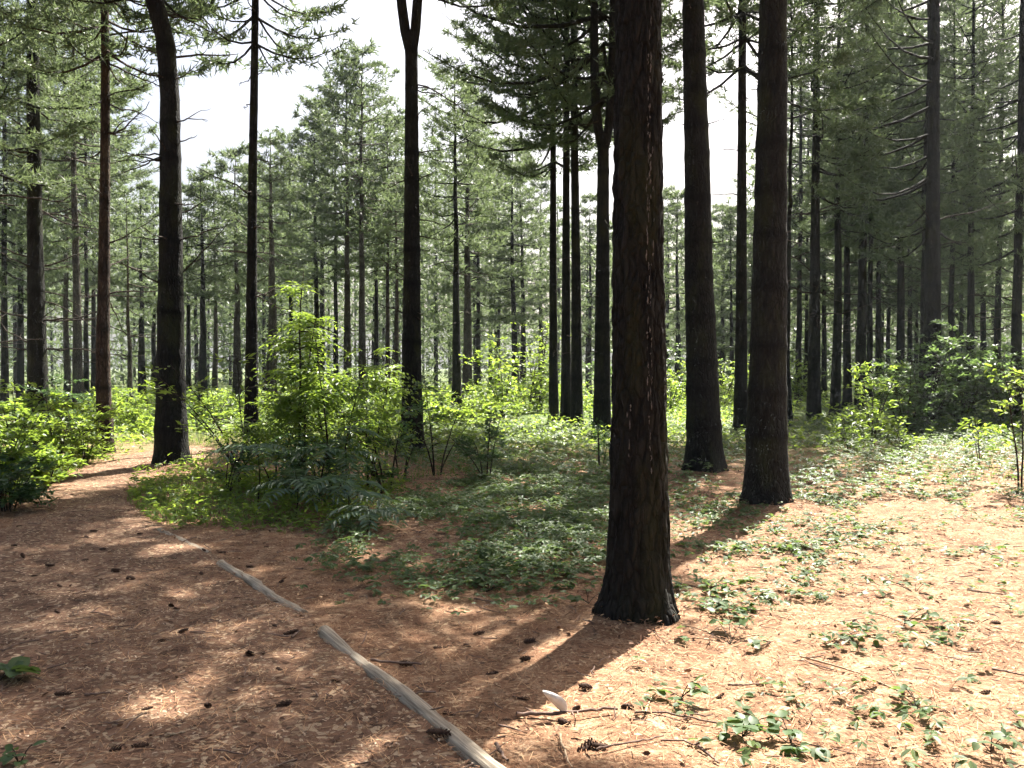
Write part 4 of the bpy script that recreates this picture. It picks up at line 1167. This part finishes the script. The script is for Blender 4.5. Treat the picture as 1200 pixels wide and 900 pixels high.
cones = [(512, 869, 'large pine cone lying against the nearest edging pole'), (162, 876, 'darkest pine cone on the near path, right one of a close pair'),
         (133, 879, 'pine cone on the near path, left one of a close pair'), (70, 808, 'pine cone alone on the path near the left edge'),
         (235, 856, 'pine cone on the path above and right of the close pair'), (617, 769, 'reddish pine cone at the edge of the bright streak of sunlight'),
         (735, 828, 'dark pine cone right of the fallen branch'), (612, 820, 'pine cone in shade left of the pale bark chip'),
         (328, 788, 'pine cone on the path close to the nearest pole'), (575, 789, 'pine cone below left of the bright streak of sunlight'),
         (1168, 727, 'stubby pine cone on the bright needles near the right edge'), (685, 878, 'pine cone in the bottom cluster below the fallen branch, left one'),
         (703, 876, 'pine cone in the bottom cluster below the fallen branch, right one'), (1105, 731, 'pine cone beside the darkest creeper clump'),
         (662, 848, 'pine cone tucked under the fallen branch')]
rest = [(97, 650), (57, 656), (135, 662), (118, 638), (38, 669), (68, 683), (152, 673), (235, 666), (238, 638), (203, 648), (278, 695), (198, 703), (65, 712), (212, 736),
        (187, 748), (390, 802), (363, 798), (337, 812), (332, 830), (240, 830), (170, 830), (340, 768), (290, 765), (322, 733), (340, 740), (293, 655), (310, 633),
        (328, 674), (260, 639), (107, 617), (20, 615), (15, 637), (162, 618), (100, 623), (25, 648), (15, 677), (32, 692), (592, 846), (620, 747), (548, 752),
        (515, 753), (560, 737), (688, 805), (532, 713), (473, 773), (527, 838), (675, 831), (1162, 807), (1115, 678), (1108, 697), (1152, 661), (898, 677), (1197, 750),
        (1123, 805), (1110, 831), (1095, 828), (845, 811), (1033, 797)]
rc = np.random.default_rng(800)
for k, c in enumerate(cones + rest):
    x, y = G(c[0], c[1] + 2)
    o = bpy.data.objects.new('pine_cone', CONES[k % 4] if k not in (0, 1, 2) else CONES[(0, 3, 0)[k]]); C.objects.link(o)
    up = .006 if k else .03
    if on_path(np.array([[x, y]]))[0]: up += .012
    o.location = (x, y, float(gz(x, y)) + up)
    o.rotation_euler = (rc.random() * 6.28, rc.normal(0, .12), rc.uniform(-.8, .8) + (3.14 if rc.random() < .5 else 0))
    sc = rc.uniform(.42, .75) if k >= 15 else rc.uniform(.58, .76)
    if k in (0, 1, 2): sc = (.85, .52, .55)[k]
    o.scale = (sc, sc, sc)
    tag(o, c[2] if len(c) > 2 else 'dark fallen pine cone scattered on the forest floor', 'pine cone', 'fallen pine cones')

# sticks
def stick(pts, r, label, m=STICK, name='twig', lift=.012, group='fallen twigs', seed=0, sub=0):
    rng = np.random.default_rng(seed + 900)
    P = np.array([G(*p) for p in pts]); P = smooth_line(P, 16) if len(P) > 2 else np.stack([np.linspace(P[0][k], P[1][k], 16) for k in range(2)], 1)
    wob = np.cumsum(rng.normal(0, 1, (16, 2)), 0) * r * .35; P = P + wob
    z = gz(P[:, 0], P[:, 1]) + lift + r
    c = np.array([P[8, 0], P[8, 1], z[8]])
    W = np.concatenate([P, z[:, None]], 1) - c
    W[:, 2] += rng.normal(0, r * .25, 16)
    V, F = tube(W, r * np.linspace(1, .55, 16) * (1 + .12 * rng.normal(0, 1, 16)), 7); mb = MB().add(V, F, 0, True)
    for k in range(sub):
        i = int(rng.integers(3, 13)); d = unit([rng.normal(), rng.normal(), .25]); ss = np.linspace(0, 1, 4)
        V, F = tube(W[i] + d * (ss * rng.uniform(.04, .12))[:, None], r * .45 * (1 - .6 * ss), 5); mb.add(V, F, 0, True)
    tag(mb.build(name, m, None, None, tuple(c)), label, 'branch' if name == 'fallen_branch' else 'twig', group)
stick([(605, 845), (660, 842), (718, 836)], .011, 'fallen branch lying across the needles in front of the thickest trunk', name='fallen_branch', sub=4, lift=.015)
stick([(745, 838), (790, 838), (860, 852)], .006, 'thin dark twig continuing right of the fallen branch', seed=1)
stick([(433, 774), (494, 778)], .008, 'short reddish twig just right of the nearest edging pole', seed=2)
stick([(657, 868), (662, 885), (668, 912)], .006, 'pale upright-pointing twig at the bottom edge', PALE_STICK, seed=3)
stick([(700, 886), (735, 878), (780, 866)], .006, 'long thin twig right of the bottom cone cluster', seed=4)
stick([(758, 840), (764, 822), (778, 810)], .005, 'curved pale twig right of the fallen branch', PALE_STICK, seed=5, lift=.02)
stick([(580, 880), (592, 900)], .009, 'short dark twig beside the nearest pole at the bottom edge', seed=6)
stick([(272, 842), (290, 832)], .007, 'short pale twig on the near path', PALE_STICK, seed=7)
stick([(95, 812), (125, 810)], .006, 'short dark twig on the path right of the lone cone', seed=8)
stick([(855, 802), (902, 800)], .006, 'thin dark twig below the creeper patch', seed=9)
stick([(1135, 688), (1182, 694)], .007, 'thin twig on the bright needles at the far right', seed=10)
stick([(1165, 782), (1205, 790)], .007, 'dark twig at the right edge on the bright needles', seed=11)
stick([(820, 880), (845, 900)], .007, 'dark twig at the bottom edge right of centre', seed=12)
stick([(0, 762), (20, 752), (45, 748)], .005, 'thin curved twig at the left edge of the path', seed=13)
stick([(340, 748), (352, 740)], .008, 'stubby twig on the path before the gap between poles', seed=14)
stick([(940, 770), (1010, 790), (1080, 820)], .006, 'long thin twig across the bright needles', PALE_STICK, seed=15)
stick([(1150, 640), (1185, 655)], .008, 'dark twig far back on the bright needles at the right', seed=16)
stick([(555, 700), (585, 706)], .007, 'dark twig at the front of the creeper carpet', seed=17)
stick([(190, 868), (212, 865)], .007, 'pale stubby twig on the near path', PALE_STICK, seed=18)

# pale curved chip of bark
def bark_chip():
    x, y = G(655, 842); n = 12; mb = MB(); V = []
    for k in range(n):
        s = k / (n - 1); w = .020 * math.sin(math.pi * min(1, s * .93 + .06)) ** .7
        cx, cz = -.075 * s ** 1.6 + .02, .005 + .085 * s - .012 * s * s
        for t in (-1, -.5, .5, 1):
            V.append((cx + w * t * .95, -.012 * (1 - t * t) - .03 * s, cz + .3 * w * t))
    V = np.array(V); F = []
    for k in range(n - 1):
        for j in range(3): b = k * 4 + j; F.append((b, b + 1, b + 5, b + 4))
    mb.add(V, F, 0, True); back_ = V.copy(); back_[:, 1] += .006
    mb.add(back_, np.array(F)[:, ::-1], 0, True)
    o = mb.build('bark_chip', WHITE_BARK, None, None, (x, y, float(gz(x, y)) + .012))
    o.scale = (1.35, 1.35, 1.6)
    tag(o, 'pale curved chip of bark standing up beside the fallen branch', 'bark chip')
bark_chip()

# resin runs on the near trunk
def resin(root, ang, z0, z1, w, seed):
    rng = np.random.default_rng(seed); mb = MB(); tr = next(c for c in root.children if c.name.startswith('trunk')).data
    co = np.empty(len(tr.vertices) * 3, np.float32); tr.vertices.foreach_get('co', co); co = co.reshape(-1, 3)
    z = z0
    while z < z1:
        l = rng.uniform(.012, .07); a = ang + .06 * math.sin(z * 2.3 + seed) + rng.normal(0, .035)
        row = co[np.abs(co[:, 2] - (z + l / 2)) < .03]
        cx, cy = row[:, 0].mean(), row[:, 1].mean(); row = row - [cx, cy, 0]
        th = np.arctan2(row[:, 1], row[:, 0]); dd = np.abs((th - a + math.pi) % (2 * math.pi) - math.pi); nr = row[dd < .12]
        if len(nr):
            r_ = np.linalg.norm(nr[:, :2], axis=1).max() - .003
            ss = np.linspace(0, 1, 6)
            P = np.stack([cx + r_ * math.cos(a) + 0 * ss, cy + r_ * math.sin(a) + 0 * ss, z + l * ss], 1) + rng.normal(0, .0015, (6, 3))
            V, F = tube(P, w * rng.uniform(.4, 1) * np.sin(np.clip(ss * 3.14, .25, 2.9)), 5); mb.add(V, F, 0, True)
        z += l + rng.exponential(.035)
    mb.build('resin_streak', RESIN, root)['kind'] = 'stuff'
resin(main, -1.31, .9, 3.0, .0055, 1)
resin(main, -2.0, 1.0, 1.35, .005, 2)
resin(main, -1.12, 2.2, 4.2, .006, 3)
resin(main, -1.27, 1.3, 3.6, .0045, 5)

def build_haze():
    m = bpy.data.materials.new('haze_air'); m.use_nodes = True; nt = m.node_tree
    nt.nodes.remove(nt.nodes['Principled BSDF'])
    v = nt.nodes.new('ShaderNodeVolumePrincipled')
    v.inputs['Color'].default_value = (0.86, 0.92, 1.0, 1); v.inputs['Density'].default_value = 0.00042; v.inputs['Anisotropy'].default_value = 0.0
    nt.links.new(v.outputs[0], nt.nodes['Material Output'].inputs['Volume'])
    a, b, z0, z1 = 440.0, (-70.0, 720.0), -2.0, 29.0
    V = [(x, y, z) for z in (z0, z1) for x, y in ((-a, b[0]), (a, b[0]), (a, b[1]), (-a, b[1]))]
    F = [(3, 2, 1, 0), (4, 5, 6, 7), (0, 1, 5, 4), (1, 2, 6, 5), (2, 3, 7, 6), (3, 0, 4, 7)]
    tag(MB().add(V, F).build('haze', m), 'thin bluish haze filling the air of the wood', 'haze', kind='stuff')
build_haze()
